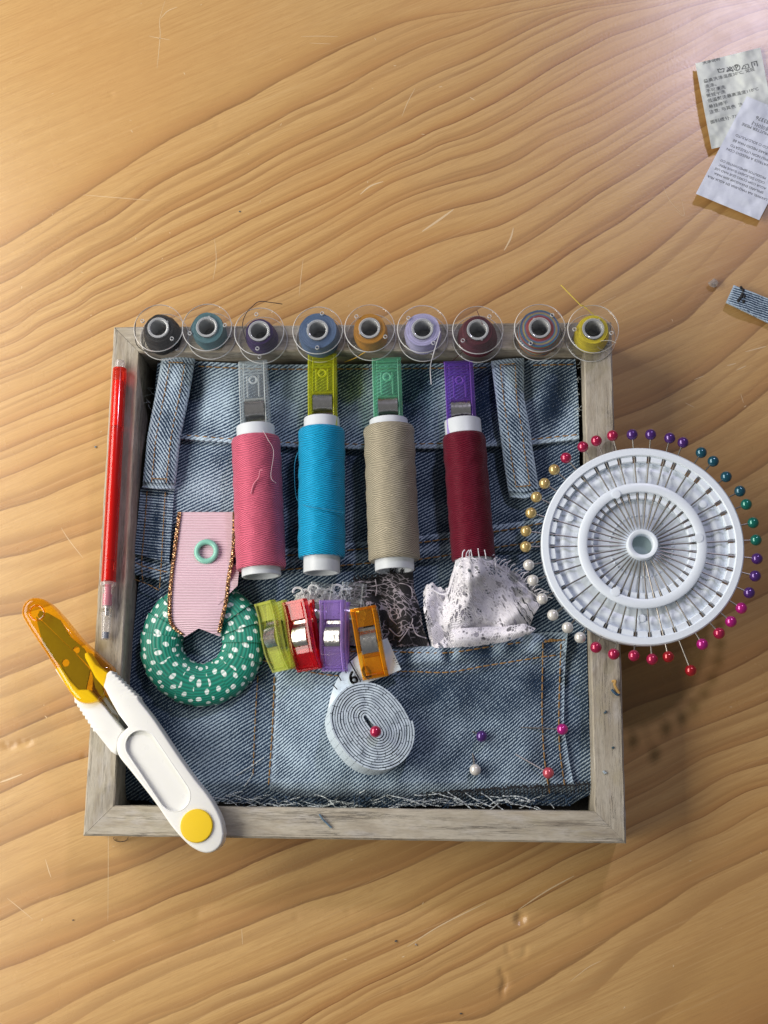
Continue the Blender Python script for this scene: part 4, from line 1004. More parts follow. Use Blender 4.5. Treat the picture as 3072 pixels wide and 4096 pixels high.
M_BLADE = NT('brushed_blade_steel'); _n = M_BLADE.noise(M_BLADE.obj(), .5, 4); M_BLADE.pbsdf((.15, .145, .13, 1), M_BLADE.math('ADD', .30, M_BLADE.math('MULTIPLY', _n, .15)), M_BLADE.bump(_n, .1, .2), Metallic=.6); M_BLADE = M_BLADE.m
def circ(c, r, n=20): return [(c[0]+r*math.cos(2*PI*i/n), c[1]+r*math.sin(2*PI*i/n)) for i in range(n)]
MB().prism(W([(143, 250), (150, 290), (185, 420), (235, 485), (290, 548), (370, 690), (440, 700), (468, 572), (360, 455), (180, 280)], Z0+4.2), Z0+3.2, Z0+4.2, holes=[W(circ((320, 530), 23), Z0+4.2)]).obj('blade', M_BLADE, snips, None)
MB().prism(W([(150, 245), (165, 215), (215, 230), (285, 270), (345, 370), (432, 445), (520, 620), (560, 735), (640, 850), (600, 830), (500, 680), (470, 560), (380, 470)], Z0+5.6), Z0+4.6, Z0+5.6, holes=[W(circ((384, 452), 22), Z0+5.6)]).obj('blade', M_BLADE, snips, None)
cov = spline([(52, 215), (68, 168), (108, 139), (160, 138), (212, 165), (300, 258), (400, 380), (500, 470), (560, 525), (588, 556), (592, 610), (568, 690), (520, 752), (450, 774), (395, 762), (357, 726), (330, 690), (215, 500), (110, 340), (60, 255)], 6, True)
M_AMBER = clear('amber_cover', (1.0, .80, .10, 1), (1.0, .40, .006, 1), .03, .05, .75, blend=.28)
MB().prism(W(cov, Z0+8), Z0-.1, Z0+8.6, r=2.2, steps=5).obj('blade_cover', M_AMBER, snips, 60)
b = MB(); q = [P(*C6(x, y), Z0+8.7) for x, y in circ((148, 228), 44, 32)]; b.tube(q+[q[0]], .5, 8, cap=False); b.obj('cover_dimple', M_AMBER, snips)
c = P(*C6(1112, 1513), ZB+.8)
MB().lathe([(6.35, c.z-1), (6.35, c.z+.5), (6.0, c.z+.9), (5.0, c.z+1.0), (.01, c.z+1.05)], 56, Matrix.Translation((c.x, c.y, 0))).obj('rivet_cap', plain('yellow_plastic', (.80, .55, .020), .32, .10, .25), snips)

# ------------------------------------------------------------------ TAPE MEASURE
def tape_mat(name, lines=True):
    t = NT(name); u, v = t.uv(); n = t.noise(t.comb(u, v), .8, 3)
    c = t.mix(t.smooth(n, .4, .8, 0, .2), (.58, .68, .76, 1), (.48, .57, .64, 1))
    if lines:
        tick = t.smooth(t.math('ABSOLUTE', t.math('SUBTRACT', t.math('FRACT', t.math('DIVIDE', u, 3.1)), .5)), .05, .08, 1, 0)
        sel = t.smooth(t.noise(t.comb(u, v), .8, 1), .48, .58, 0, .75)
        c = t.mix(t.math('MULTIPLY', tick, sel), c, (.05, .06, .08, 1))
    t.pbsdf(c, .45, t.bump(n, .1, .1)); return t.m
tc = P(*CQ(622, 893), 33.5)
tape = local('tape_measure', 'white tape measure coiled on the pocket with a red-headed pin in its middle', 'tape measure', (tc.x, tc.y, 33.5-12.5))
sl_a = Vector(CQ(566, 832)); sl_b = Vector(CQ(655, 950)); sd = P(*sl_b, 33)-P(*sl_a, 33); sa = math.atan2(sd.y, sd.x)
mb = MB(); TH = 12.6; turns = 13.2; n = int(turns*64); pts = []
Rm = 16.3; hl = 3.9
for i in range(n+1):
    a = 2*PI*i/64; r = .75+(Rm-.75)*i/n
    k = a+.35*math.sin(a*1.3)*0
    x = r*math.cos(k)*.96+(hl*(1-.35*i/n))*math.tanh(3*math.cos(k)); y = r*math.sin(k)*.93
    w = .16*nz(x*.2, y*.2, i*.01)
    pts.append(Vector((x+w, y+w, 0)))
Lr = 0; vs = []; uv = []
for i, p in enumerate(pts):
    d = (pts[min(i+1, n)]-pts[max(i-1, 0)]).normalized(); nn = Vector((-d.y, d.x, 0))
    if i: Lr += (p-pts[i-1]).length
    e = .5*nz(p.x*.3, p.y*.3, 5)+.35*nz(i*.05, 2)
    g = .33
    vs += [p+nn*g+Vector((0, 0, TH+e)), p-nn*g+Vector((0, 0, TH+e)), p-nn*g+Vector((0, 0, e)), p+nn*g+Vector((0, 0, e))]
    uv += [(Lr, 20), (Lr, 20.5), (Lr, 0), (Lr, 0)]
fs = [(4*i+k, 4*i+(k+1) % 4, 4*i+4+(k+1) % 4, 4*i+4+k) for i in range(n) for k in range(4)]+[(0, 1, 2, 3), (4*n+3, 4*n+2, 4*n+1, 4*n)]
lean = Matrix.Rotation(math.radians(17), 4, Vector((-.50, .87, 0)))
mrot = lean@Matrix.Rotation(sa, 4, 'Z')
top_c = mrot@Vector((0, 0, TH))
mb.add([mrot@p-Vector((top_c.x, top_c.y, 0)) for p in vs], fs, uv)
mb.obj('coil', tape_mat('tape_white_printed'), tape, 30)
tape['_o'] = tuple(Vector((tc.x, tc.y, 33.5-12.5)))
outer = spline([CQ(385, 905), CQ(398, 810), CQ(425, 705), CQ(470, 620), CQ(540, 545), CQ(620, 490), CQ(700, 448)], 6)
inner = spline([CQ(455, 905), CQ(468, 812), CQ(492, 745), CQ(540, 698), CQ(610, 672), CQ(690, 645), CQ(772, 610)], 6)
def ztail(u, v, s, t): 
    k = max(0, min(1, s/.42)); return 24.2+(1-k)**1.5*(5.0*t-3.5)+.6*k+.9*math.sin(PI*t)*(1-k)
patch(outer, inner, ztail, 60, 14, th=.5).obj('tail', tape_mat('tape_white', False), tape)
M_INK = plain('black_print', (.010, .010, .012), .6)
def text_mesh(body, size):
    cu = bpy.data.curves.new('txt', 'FONT'); cu.body = body; cu.size = size; cu.align_x = 'CENTER'; cu.align_y = 'CENTER'; cu.resolution_u = 3
    o = bpy.data.objects.new('txt', cu); C.objects.link(o)
    dg = bpy.context.evaluated_depsgraph_get(); me = o.evaluated_get(dg).to_mesh()
    vs = [v.co.copy() for v in me.vertices]; fs = [tuple(p.vertices) for p in me.polygons]
    o.evaluated_get(dg).to_mesh_clear(); bpy.data.objects.remove(o); bpy.data.curves.remove(cu)
    return vs, fs
def put_text(mb, body, size, at, direction, bold=0.0, squeeze=1.0, left=False):
    vs, fs = text_mesh(body, size)
    if not vs: return
    d = Vector(direction).normalized(); n = Vector((-d.y, d.x, 0)); w0 = min(v.x for v in vs) if left else 0
    for ox in ((0,) if not bold else (-bold, bold)):
        for oy in ((0,) if not bold else (-bold, bold)):
            mb.add([Vector(at)+Vector((d.x, d.y, 0))*((v.x-w0)*squeeze+ox)+n*(v.y+oy)+Vector((0, 0, .001*ox)) for v in vs], fs)
pr = MB()
dirn = P(*CQ(640, 610), 26)-P(*CQ(500, 668), 26)
put_text(pr, '6', 7.4, P(*CQ(527, 655), 26.0), dirn, .16); put_text(pr, '0', 7.4, P(*CQ(598, 628), 26.0), dirn, .16)
def tick(x0, y0, x1, y1, w=.24, z=25.7):
    a, b = P(*CQ(x0, y0), z), P(*CQ(x1, y1), z); d = (b-a).normalized(); s = Vector((-d.y, d.x, 0))*w
    pr.add([a+s, a-s, b-s, b+s], [(0, 1, 2, 3)])
tick(508, 566, 566, 672, .3); tick(478, 598, 492, 628); tick(448, 636, 466, 668); tick(425, 690, 446, 712, .22, 25.9)
for k in range(4): tick(742+k*7-10, 575+k*10-20, 750+k*7-10, 571+k*10-20, .14)
pr.obj('printed_scale', M_INK, tape, None)

# ------------------------------------------------------------------ PINS
M_SHAFT = NT('nickel_pin_steel'); M_SHAFT.pbsdf((.30, .28, .255, 1), M_SHAFT.math('ADD', .32, M_SHAFT.math('MULTIPLY', M_SHAFT.noise(M_SHAFT.obj(), .7, 2), .12)), Metallic=1.0); M_SHAFT = M_SHAFT.m
def pearl(name, col, metal=.35):
    t = NT(name); n = t.noise(t.obj(), .9, 3); lw = t.n('LayerWeight'); lw.inputs[0].default_value = .35
    c = t.mix(t.math('MULTIPLY', n, .22), col, tuple(x*.45 for x in col))
    t.pbsdf(c, t.math('ADD', .15, t.math('MULTIPLY', n, .10)), t.bump(n, .05, .2), Metallic=metal, Coat_Weight=.6, Coat_Roughness=.08, Specular_IOR_Level=.6)
    return t.m
PC = {'crimson': pearl('pearl_crimson', (.46, .012, .075)), 'purple': pearl('pearl_purple', (.085, .024, .20)), 'dark teal': pearl('pearl_dark_teal', (.010, .095, .145)), 'emerald': pearl('pearl_emerald', (.004, .17, .13)),
      'magenta': pearl('pearl_magenta', (.52, .012, .24)), 'scarlet': pearl('pearl_scarlet', (.42, .010, .020)), 'white': pearl('pearl_white', (.70, .68, .64), .15), 'gold': pearl('pearl_gold', (.62, .45, .17), .4), 'rose': pearl('pearl_rose', (.62, .09, .13))}
PINL = 40.0
def shaft_mesh():
    mb = MB(); mb.tube([(0, -1.6, 0), (0, -3, 0), (0, -PINL+3, 0), (0, -PINL, 0)], [.42, .30, .30, .05], 8); return mb
PM = {}
def pin(col, label, head, toward, group, length=None):
    head = Vector(head); d = (Vector(toward)-head).normalized()
    root = local('straight_pin', label, 'pin', head, group)
    root.rotation_euler = Vector((0, -1, 0)).rotation_difference(d).to_euler()
    if 's' not in PM: PM['s'] = shaft_mesh().obj('shaft', M_SHAFT, root)
    else:
        c = PM['s'].copy(); C.objects.link(c); c.parent = root
    if length is not None:
        sh = [c for c in root.children if c.name.startswith('shaft')][0]; sh.scale.y = length/PINL
    if 'h' not in PM: PM['h'] = MB().ball((0, 0, 0), 2.28, 28, (1, 1, 1)).obj('head', PC[col], root, 180)
    else:
        c = PM['h'].copy(); C.objects.link(c); c.parent = root
        c.material_slots[0].link = 'OBJECT'; c.material_slots[0].material = PC[col]
    return root
WC = P(*CP(950, 746), 35.0); WZ = RIM+.15
PZ = 32.2
HEADS = [('crimson', [(515, 257), (611, 194), (687, 160), (778, 131)]), ('purple', [(890, 125), (995, 125), (1103, 145), (1178, 170)]), ('dark teal', [(1281, 227), (1349, 276), (1422, 364), (1500, 445)]), ('emerald', [(1536, 520), (1575, 624), (1591, 722)]),
         ('purple', [(1597, 828), (1587, 926), (1553, 1021)]), ('magenta', [(1508, 1108), (1449, 1184)]), ('crimson', [(1382, 1250)]), ('magenta', [(1287, 1312)]), ('scarlet', [(1222, 1461), (1095, 1383)]), ('crimson', [(1003, 1397), (900, 1377), (785, 1368), (685, 1330)]),
         ('white', [(595, 1274), (524, 1218), (441, 1147), (380, 1055), (328, 950), (304, 864)]), ('gold', [(287, 760), (289, 672), (317, 569), (347, 479), (394, 402), (449, 324)])]
ORD = ['first', 'second', 'third', 'fourth', 'fifth', 'sixth']
where = {(0, 'crimson'): 'at the upper left of the wheel', (1, 'purple'): 'along the top of the wheel', (2, 'dark teal'): 'at the upper right of the wheel', (3, 'emerald'): 'at the right of the wheel', (4, 'purple'): 'at the right of the wheel below the green ones',
         (5, 'magenta'): 'at the lower right of the wheel', (9, 'crimson'): 'along the bottom of the wheel', (10, 'white'): 'at the lower left of the wheel', (11, 'gold'): 'at the left of the wheel'}
for gi, (col, l) in enumerate(HEADS):
    for k, (x, y) in enumerate(l):
        hp = P(*CP(x, y), PZ+.4)
        if gi == 6: lab = 'lone crimson-headed pin between two magenta ones on the wheel'
        elif gi == 7: lab = 'magenta-headed pin next to the long sticking-out scarlet one on the wheel'
        elif gi == 8: lab = ('scarlet-headed pin pulled far out of the wheel bottom' if k == 0 else 'scarlet-headed pin at the wheel bottom left of the pulled-out one')
        else: lab = f'{ORD[k]} clockwise of {len(l)} {col}-headed pins {where[(gi, col)]}'
        pin(col, lab, hp, (WC.x, WC.y, PZ-.1), 'pearl headed pins set round the white wheel')
def pz(x, y): u, v = CQ(x, y); return P(u, v, zk(u, v)+2.6)
def sunk(x, y, dz=-.2): u, v = CQ(x, y); return P(u, v, zk(u, v)+dz)
for col, hx, sx, lab in (('magenta', (1595, 915), (1392, 906), 'magenta-headed pin stuck sideways at the right edge of the pocket'), ('rose', (1523, 1138), (1372, 1052), 'rosy red-headed pin stuck in the lower right of the pocket'),
                         ('purple', (1183, 951), (1135, 925), 'dark purple-headed pin stuck in the middle of the pocket'), ('white', (1150, 1122), (1137, 1040), 'pearl white-headed pin stuck in the pocket below the purple one')):
    a = pz(*hx); b = sunk(*sx); pin(col, lab, a, b, 'pins stuck in the pocket', (b-a).length+2)
a = P(*CQ(641, 927), 37.0); pin('crimson', 'crimson-headed pin standing in the middle of the coiled tape measure', a, P(*CQ(590, 850), 28), 'pins stuck in the pocket', 14)

# ------------------------------------------------------------------ PIN WHEEL
wheel = thing('pin_wheel', 'round white plastic pin wheel hanging over the right rail of the tray', 'pin wheel', (WC.x, WC.y, WZ))
TM = Matrix.Translation((WC.x, WC.y, WZ))
M_WH = plain('frosted_white_plastic', (.78, .85, .93), .34, .03, .4, Subsurface_Weight=.2, Subsurface_Radius=(.003, .003, .003))
mb = MB()
mb.lathe([(19.3, 1.2), (5, 1.2), (5, 2.2), (19.3, 2.2)], 120, TM, close=True)
mb.lathe([(34.5, 0), (21.6, 0), (21.6, 2.9), (24.4, 2.9), (27.5, 2.3), (28.8, 2.4), (30.3, 3.2), (31.6, 3.2), (32.6, 2.4), (34.5, 2.3)], 160, TM, close=True)
mb.obj('base_disc', M_WH, wheel, 40)
MB().lathe([(37.0, .2), (39.6, .2), (40.1, .7), (40.1, 4.9), (39.6, 5.4), (37.2, 5.4), (36.8, 5.0)], 180, TM, close=True).obj('outer_rim', M_WH, wheel, 40)
MB().lathe([(21.6, 4.7), (25.3, 4.7), (25.6, 4.9), (25.4, 5.7), (24.9, 6.0), (22.4, 6.0), (21.8, 5.7)], 160, TM, close=True).obj('middle_ring', M_WH, wheel, 40)
MB().lathe([(4.1, .4), (6.2, .4), (6.2, 6.9), (5.8, 7.4), (4.7, 7.4), (4.2, 7.0)], 72, TM, close=True).obj('hub', M_WH, wheel, 40)
MB().lathe([(4.2, 2.0), (4.2, 2.5), (.01, 2.4)], 48, TM).obj('hub_floor', plain('grey_green_felt', (.33, .42, .42), .7, .2), wheel)
th = MB(); angs = []
for gi, (col, l) in enumerate(HEADS):
    for x, y in l: q = P(*CP(x, y), PZ+.4); angs.append(math.atan2(q.y-WC.y, q.x-WC.x))
angs.sort()
for i, a in enumerate(angs):
    nx = angs[(i+1) % len(angs)]+(2*PI if i == len(angs)-1 else 0); g = nx-a
    for (r0, r1, gp, zt_) in ((34.3, 37.0, .85, 4.6), (19.0, 21.8, .55, 4.3)):
        m0 = a+gp/r1; m1 = nx-gp/r1
        if m1 <= m0: continue
        vs = []
        for z, ins in ((.3, 0), (zt_-.5, 0), (zt_, .4)):
            for rr, aa in ((r0+ins, m0), (r1, m0), (r1, m1), (r0+ins, m1)): vs.append(TM@Vector((rr*math.cos(aa), rr*math.sin(aa), z)))
        th.add(vs, [(4*j+k, 4*j+(k+1) % 4, 4*j+4+(k+1) % 4, 4*j+4+k) for j in range(2) for k in range(4)]+[(8, 9, 10, 11)])
th.obj('notched_teeth', M_WH, wheel, 30)
nub = MB()
for i in range(44):
    a = 2*PI*i/44; nub.ball(TM@Vector((12.6*math.cos(a), 12.6*math.sin(a), 2.3)), .5, 10)
for x, y in ((803, 457), (1272, 705), (800, 1010)): q = P(*CP(x, y), WZ+8.2); nub.lathe([(1.75, WZ+5.8), (1.75, WZ+6.3), (1.4, WZ+6.35)], 24, Matrix.Translation((q.x, q.y, 0)))
for x, y in ((1290, 520), (945, 1166), (538, 598)): q = P(*CP(x, y), WZ+3.1); nub.lathe([(1.5, WZ+2.6), (1.5, WZ+3.6), (1.2, WZ+3.7)], 24, Matrix.Translation((q.x, q.y, 0)))
nub.obj('moulding_nubs', M_WH, wheel, 50)

# ------------------------------------------------------------------ LACE
def lace(name, thread, hole=.95, dens=.5, back=None):
    t = NT(name); u, v = t.uv(); p = t.comb(u, v)
    wp = t.n('VectorMath', operation='ADD'); t.set(wp.inputs[0], p); nv = t.n('TexNoise'); t.set(nv.inputs['Vector'], p); nv.inputs['Scale'].default_value = .5; nq = t.n('VectorMath', operation='SCALE'); t.set(nq.inputs[0], nv.outputs[1]); nq.inputs['Scale'].default_value = .45; t.set(wp.inputs[1], nq.outputs[0]); p2 = wp.outputs[0]
    va = t.n('TexVoronoi', feature='DISTANCE_TO_EDGE'); t.set(va.inputs['Vector'], p2); va.inputs['Scale'].default_value = .85; va.inputs['Randomness'].default_value = .5
    vb = t.n('TexVoronoi', feature='F1'); t.set(vb.inputs['Vector'], p2); vb.inputs['Scale'].default_value = .30; vb.inputs['Randomness'].default_value = .75
    vc = t.n('TexVoronoi', feature='DISTANCE_TO_EDGE'); t.set(vc.inputs['Vector'], p2); vc.inputs['Scale'].default_value = .22
    vd = t.n('TexVoronoi', feature='F1'); t.set(vd.inputs['Vector'], p2); vd.inputs['Scale'].default_value = .62
    net = t.smooth(va.outputs[0], .10, .24, 1, 0)
    motif = t.smooth(t.noise(p2, .20, 3), dens-.03, dens+.05)
    cord = t.smooth(vc.outputs[0], .05, .10, 1, 0)
    csel = t.n('SeparateColor', vb.outputs[1])
    big = t.math('MAXIMUM', t.smooth(vb.outputs[0], .26, .33), t.smooth(csel.outputs[0], .50, .52))
    dsel = t.n('SeparateColor', vd.outputs[1])
    big = t.math('MINIMUM', big, t.math('MAXIMUM', t.smooth(vd.outputs[0], .24, .32), t.smooth(dsel.outputs[0], .26, .28)))
    a = t.math('MULTIPLY', t.math('MAXIMUM', t.math('MAXIMUM', net, t.math('MULTIPLY', motif, .9)), cord), t.math('MAXIMUM', big, t.math('MULTIPLY', net, .25)))
    wv = t.math('SINE', t.math('ADD', t.math('MULTIPLY', u, 9), t.math('MULTIPLY', v, 6)))
    c = t.mix(t.smooth(wv, -.8, .8, 0, .25), thread, tuple(x*.6 for x in thread))
    vn = t.n('TexVoronoi', feature='DISTANCE_TO_EDGE'); t.set(vn.inputs['Vector'], p2); vn.inputs['Scale'].default_value = .78
    c = t.mix(t.smooth(vn.outputs[0], .16, .42, 0, .55), c, tuple(x*.42 for x in thread))
    hal = t.smooth(t.math('ABSOLUTE', t.math('SUBTRACT', vb.outputs[0], .37)), .03, .07, 1, 0)
    c = t.mix(t.math('MULTIPLY', hal, .8), c, tuple(min(1, x*1.08) for x in thread))
    if back is not None:
        ve = t.n('TexVoronoi', feature='DISTANCE_TO_EDGE'); t.set(ve.inputs['Vector'], p2); ve.inputs['Scale'].default_value = .50
        c = t.mix(t.math('MULTIPLY', t.math('MAXIMUM', t.smooth(ve.outputs[0], .05, .09, 1, 0), 0.0), t.smooth(t.noise(p2, .16, 2), .44, .52)), c, (*back, 1)); a = t.math('MAXIMUM', a, .94)
    pb = t.pbsdf(c, .7, t.bump(t.math('ADD', t.math('MULTIPLY', wv, .3), a), .8, .4), finish=False, Sheen_Weight=.0 if back else .2)
    return t.fin(t.n('MixShader', a, t.n('BsdfTransparent'), pb))
M_LACE = lace('white_lace', (.90, .88, .96), .95, .45)
M_LACE2 = lace('white_lace_lining', (.86, .83, .93), .95, .22)
lw_ = thing('white_lace', 'crumpled white lace with fringed scalloped edge rising from the pocket', 'lace')
ltop = [CQ(885, 205), CQ(920, 168), CQ(975, 195), CQ(1010, 190), CQ(1045, 75), CQ(1085, 28), CQ(1150, 40), CQ(1240, 62), CQ(1330, 100), CQ(1400, 150), CQ(1460, 205), CQ(1505, 250)]
lbot = [CQ(925, 500), CQ(980, 500), CQ(1100, 492), CQ(1230, 475), CQ(1330, 450), CQ(1420, 415)]
def zlace(u, v, s, t): return 19.5+8.5*math.sin(PI*min(1, t*1.1))*(.45+.55*math.sin(PI*s))+2.6*math.sin(s*13+t*5+2*nz(u*.01, v*.01))*(1-.4*t)+1.5*nz(u*.02, v*.02, 3)+15*gs(u, v, 1880, 2250, 120, 95)+3*gs(u, v, 1850, 2360, 60, 140)
patch([np.array(p)+np.array([0, 5*math.sin(i*1.25)]) for i, p in enumerate(spline(ltop, 7))], lbot, zlace, 130, 70, [CQ(885, 205), CQ(885, 300), CQ(905, 400), CQ(925, 500)], [CQ(1505, 250), CQ(1450, 330), CQ(1420, 415)], th=.3, back=False).obj('lace_fold', M_LACE, lw_, 60)
patch([CQ(1030, 400), CQ(1150, 395), CQ(1280, 390), CQ(1400, 375), CQ(1460, 400)], [CQ(1020, 500), CQ(1150, 492), CQ(1300, 470), CQ(1430, 430)], lambda u, v, s, t: 24+3*math.sin(PI*t)+1.2*math.sin(s*9), 50, 24, back=False).obj('lace_fold', M_LACE, lw_, 60)
patch([CQ(900, 260), CQ(1000, 200), CQ(1100, 110), CQ(1250, 130), CQ(1380, 220)], [CQ(940, 500), CQ(1050, 498), CQ(1150, 490), CQ(1250, 478), CQ(1360, 440)], lambda u, v, s, t: 18.2+4.0*math.sin(PI*t)+1.0*math.sin(s*11+2), 60, 50, back=False).obj('lace_fold', M_LACE2, lw_, 60)
fg = MB()
def fringe(pl, zf, n, L, mb, ang0, r=.2):
    q = resample(pl, n)
    for i, (u, v) in enumerate(q):
        a = ang0(i/n)+random.uniform(-.25, .25); z = zf(i/n); l = L*random.uniform(.7, 1.25)
        pp = [P(u-8*math.cos(a), v-8*math.sin(a), z), P(u+.5*l*math.cos(a), v+.5*l*math.sin(a), z+.6), P(u+l*math.cos(a+.3), v+l*math.sin(a+.3), z+.3)]
        mb.tube([Vector(x) for x in spline(pp, 4)], r, 5)
fringe([CQ(1085, 28), CQ(1150, 40), CQ(1240, 62), CQ(1330, 100), CQ(1400, 150), CQ(1460, 205), CQ(1500, 250)], lambda f: 36-16*min(1, f*1.6), 26, 30, fg, lambda f: -PI/2-.1+1.2*f, .22)
for (x, y) in ((1135, 8), (1170, 5), (1205, 12), (1255, 55)): u, v = CQ(x, y); floss(u, v+25, -PI/2-.15, 34, 37.5 if x < 1230 else 33, .26, .12, fg)
# corded outline of the edge and ribs of the motif
for s0 in range(5):
    q = []
    for k in range(40):
        f = k/39; t_ = .06+.17*s0+.05*math.sin(f*9+s0)
        T_ = resample(ltop, 40)[k]; B_ = resample(lbot, 40)[k]; u, v = T_*(1-t_)+B_*t_; q.append(P(u, v, zlace(u, v, f, t_)+.25))
    if s0 < 1: fg.tube(q, .34, 6)
fg.obj('lace_fringe', plain('white_lace_thread', (.86, .85, .92), .7, .1), lw_)
lb = thing('black_lace', 'black lace with pale scrolling outlines tucked in the pocket below the beige spool', 'lace')
M_BLACE = lace('black_lace_net', (.012, .011, .014), .9, .40, back=(.36, .32, .37))
patch([CQ(478, 232), CQ(545, 150), CQ(640, 138), CQ(700, 112), CQ(770, 122), CQ(832, 102)], [CQ(600, 480), CQ(690, 492), CQ(760, 495), CQ(840, 492), CQ(916, 490)], lambda u, v, s, t: 20.0+3.5*math.sin(PI*t)+1.6*math.sin(s*9+t*3), 60, 50,
      [CQ(478, 232), CQ(570, 250), CQ(640, 330), CQ(600, 480)], [CQ(832, 102), CQ(838, 200), CQ(868, 300), CQ(885, 400), CQ(916, 490)], back=False).obj('lace_fold', M_BLACE, lb, 60)
fb = MB()
q = resample([CQ(478, 232), CQ(545, 150), CQ(640, 138), CQ(700, 112), CQ(770, 122), CQ(832, 102)], 26)
for i, (u, v) in enumerate(q):
    for k in range(2): floss(u+random.uniform(-8, 8), v+4, -PI/2+random.uniform(-.9, .6), random.uniform(14, 26), 21, .3, .8, fb)
fb.obj('lace_edge', plain('black_lace_thread', (.012, .011, .014), .7), lb)
pw = MB()
for (pl) in ([(505, 185), (560, 180), (620, 185), (690, 172)], [(520, 205), (600, 205), (660, 210)], [(640, 150), (648, 200), (642, 232)], [(700, 150), (760, 195), (790, 250), (840, 265)], [(690, 260), (720, 300), (712, 340), (750, 380)], [(750, 300), (800, 290), (850, 320)], [(760, 290), (765, 340), (800, 390), (860, 400)],
             [(710, 400), (760, 440), (800, 400)], [(830, 380), (850, 430), (900, 450)], [(560, 160), (600, 165), (640, 160)], [(735, 190), (770, 170), (820, 190), (830, 240)], [(800, 300), (830, 350), (812, 400), (760, 470)]):
    pts = spline([CQ(*p) for p in pl], 6); pw.tube([P(u, v, 23.6+.6*math.sin(i)) for i, (u, v) in enumerate(pts)], .24, 5)
pw.obj('pale_outline_cord', plain('pale_mauve_cord', (.34, .30, .35), .7, .2), lb)
M_TRIM = lace('white_crochet', (.90, .91, .95), .95, .2)
lt = thing('lace_trim', 'small tuft of white scalloped lace behind the red and lilac clips', 'lace')
fw = MB()
patch([CQ(235, 222), CQ(300, 196), CQ(345, 190), CQ(400, 215), CQ(450, 230), CQ(530, 222), CQ(585, 240), CQ(605, 262)], [CQ(190, 470), CQ(300, 480), CQ(420, 480), CQ(560, 490)], lambda u, v, s, t: 19.6+2*math.sin(PI*t)+1.3*math.sin(s*14), 60, 30, back=False).obj('lace_fold', M_TRIM, lt, 60)
for k in range(9):
    x = 245+k*40; u, v = CQ(x, 212+14*math.sin(k*2.2)); q = [P(u+20*math.cos(a), v+16*math.sin(a), 21.4) for a in np.linspace(PI*.9, 2.1*PI, 9)]; fw.tube(q, .55, 6)
for k in range(70): floss(*CQ(random.uniform(235, 600), random.uniform(190, 250)), random.uniform(0, 6.28), random.uniform(12, 30), random.uniform(20.5, 22.5), .24, 1.0, fw)
fw.obj('scalloped_edge', plain('white_cotton_edge', (.85, .87, .92), .75, .1), lt)

# ------------------------------------------------------------------ CARE LABELS, SCRAP AND CRUMBS ON THE TABLE
def label_cloth(name, col):
    t = NT(name); u, v = t.uv(); n = t.noise(t.comb(u, v), 1.5, 3); w = t.math('SINE', t.math('MULTIPLY', t.math('ADD', u, v), 2*PI/.55))
    t.pbsdf(t.mix(t.smooth(n, .3, .8, 0, .12), col, tuple(x*.75 for x in col)), .42, t.bump(t.math('ADD', w, n), .25, .12), Specular_IOR_Level=.5, Sheen_Weight=.15); return t.m
CL = cr(2672, 100, 2.602)
def care(name, label, tl, tr, br, bl, zf, mat): 
    root = thing(name, label, 'care label', group='care labels cut from clothes')
    patch([tl, tr], [bl, br], zf, 40, 50, th=.18).obj('label_cloth', mat, root, 60); return root
z1 = lambda u, v, s, t: 1.9+3.2*max(0, 1-s*2.2)*(.4+.6*math.sin(PI*t))+.8*math.sin(s*11)*math.exp(-t*4)+.5*nz(u*.025, v*.025)+.25*nz(u*.06, v*.06)
l1 = care('care_label', 'greenish white care label with Chinese washing instructions, partly under another label', CL(285, 400), CL(960, 235), CL(1130, 1125), CL(455, 1290), z1, label_cloth('greenish_white_satin', (.76, .81, .76)))
pm = MB(); d1 = P(*CL(960, 235))-P(*CL(285, 400)); pm_dir = (d1.x, d1.y, 0)
GREY = plain('grey_print', (.10, .11, .11), .6)
def tz(x, y): return 5.0
for body, x, y, s in (('洗涤说明', 358, 398, 1.9), ('最高洗涤温度30°C, 常规', 372, 588, 2.05), ('洗涤。', 385, 642, 2.05), ('不可漂洗', 398, 690, 2.05), ('常规干洗', 402, 738, 2.05), ('低温熨烫最高温度110°C', 412, 790, 2.05), ('悬挂晾干', 424, 850, 2.05), ('注意: 与其色  洗涤', 430, 908, 2.05), ('面料成分: 73%', 442, 1012, 2.05)):
    put_text(pm, body, s, P(*CL(x, y), 0), pm_dir, 0, 1.12, True)
def sym(mb, pts, closed=False, r=.16):
    q = [P(*CL(x, y), 0) for x, y in pts]
    if closed: q.append(q[0])
    for a, b in zip(q, q[1:]):
        d = (b-a).normalized(); s = Vector((-d.y, d.x, 0))*r; mb.add([a+s-d*r, a-s-d*r, b-s+d*r, b+s+d*r], [(0, 1, 2, 3)])
sym(pm, [(515, 458), (530, 490), (580, 485), (585, 450)]); sym(pm, [(518, 464), (535, 455), (550, 462), (566, 452), (584, 455)])
sym(pm, [(645, 432), (612, 478), (680, 470)], True); sym(pm, [(615, 440), (678, 482)]); sym(pm, [(672, 432), (618, 484)])
sym(pm, [(717+32*math.cos(a), 440+30*math.sin(a)) for a in np.linspace(0, 2*PI, 20)], True); put_text(pm, 'P', 3.2, P(*CL(717, 440), 0), pm_dir, .04)
sym(pm, [(770, 456), (788, 420), (832, 404), (846, 442)], True); sym(pm, [(806, 432), (808, 434)], False, .25)
sym(pm, [(868, 388), (922, 374), (934, 424), (880, 436)], True); sym(pm, [(898, 394), (903, 418)])
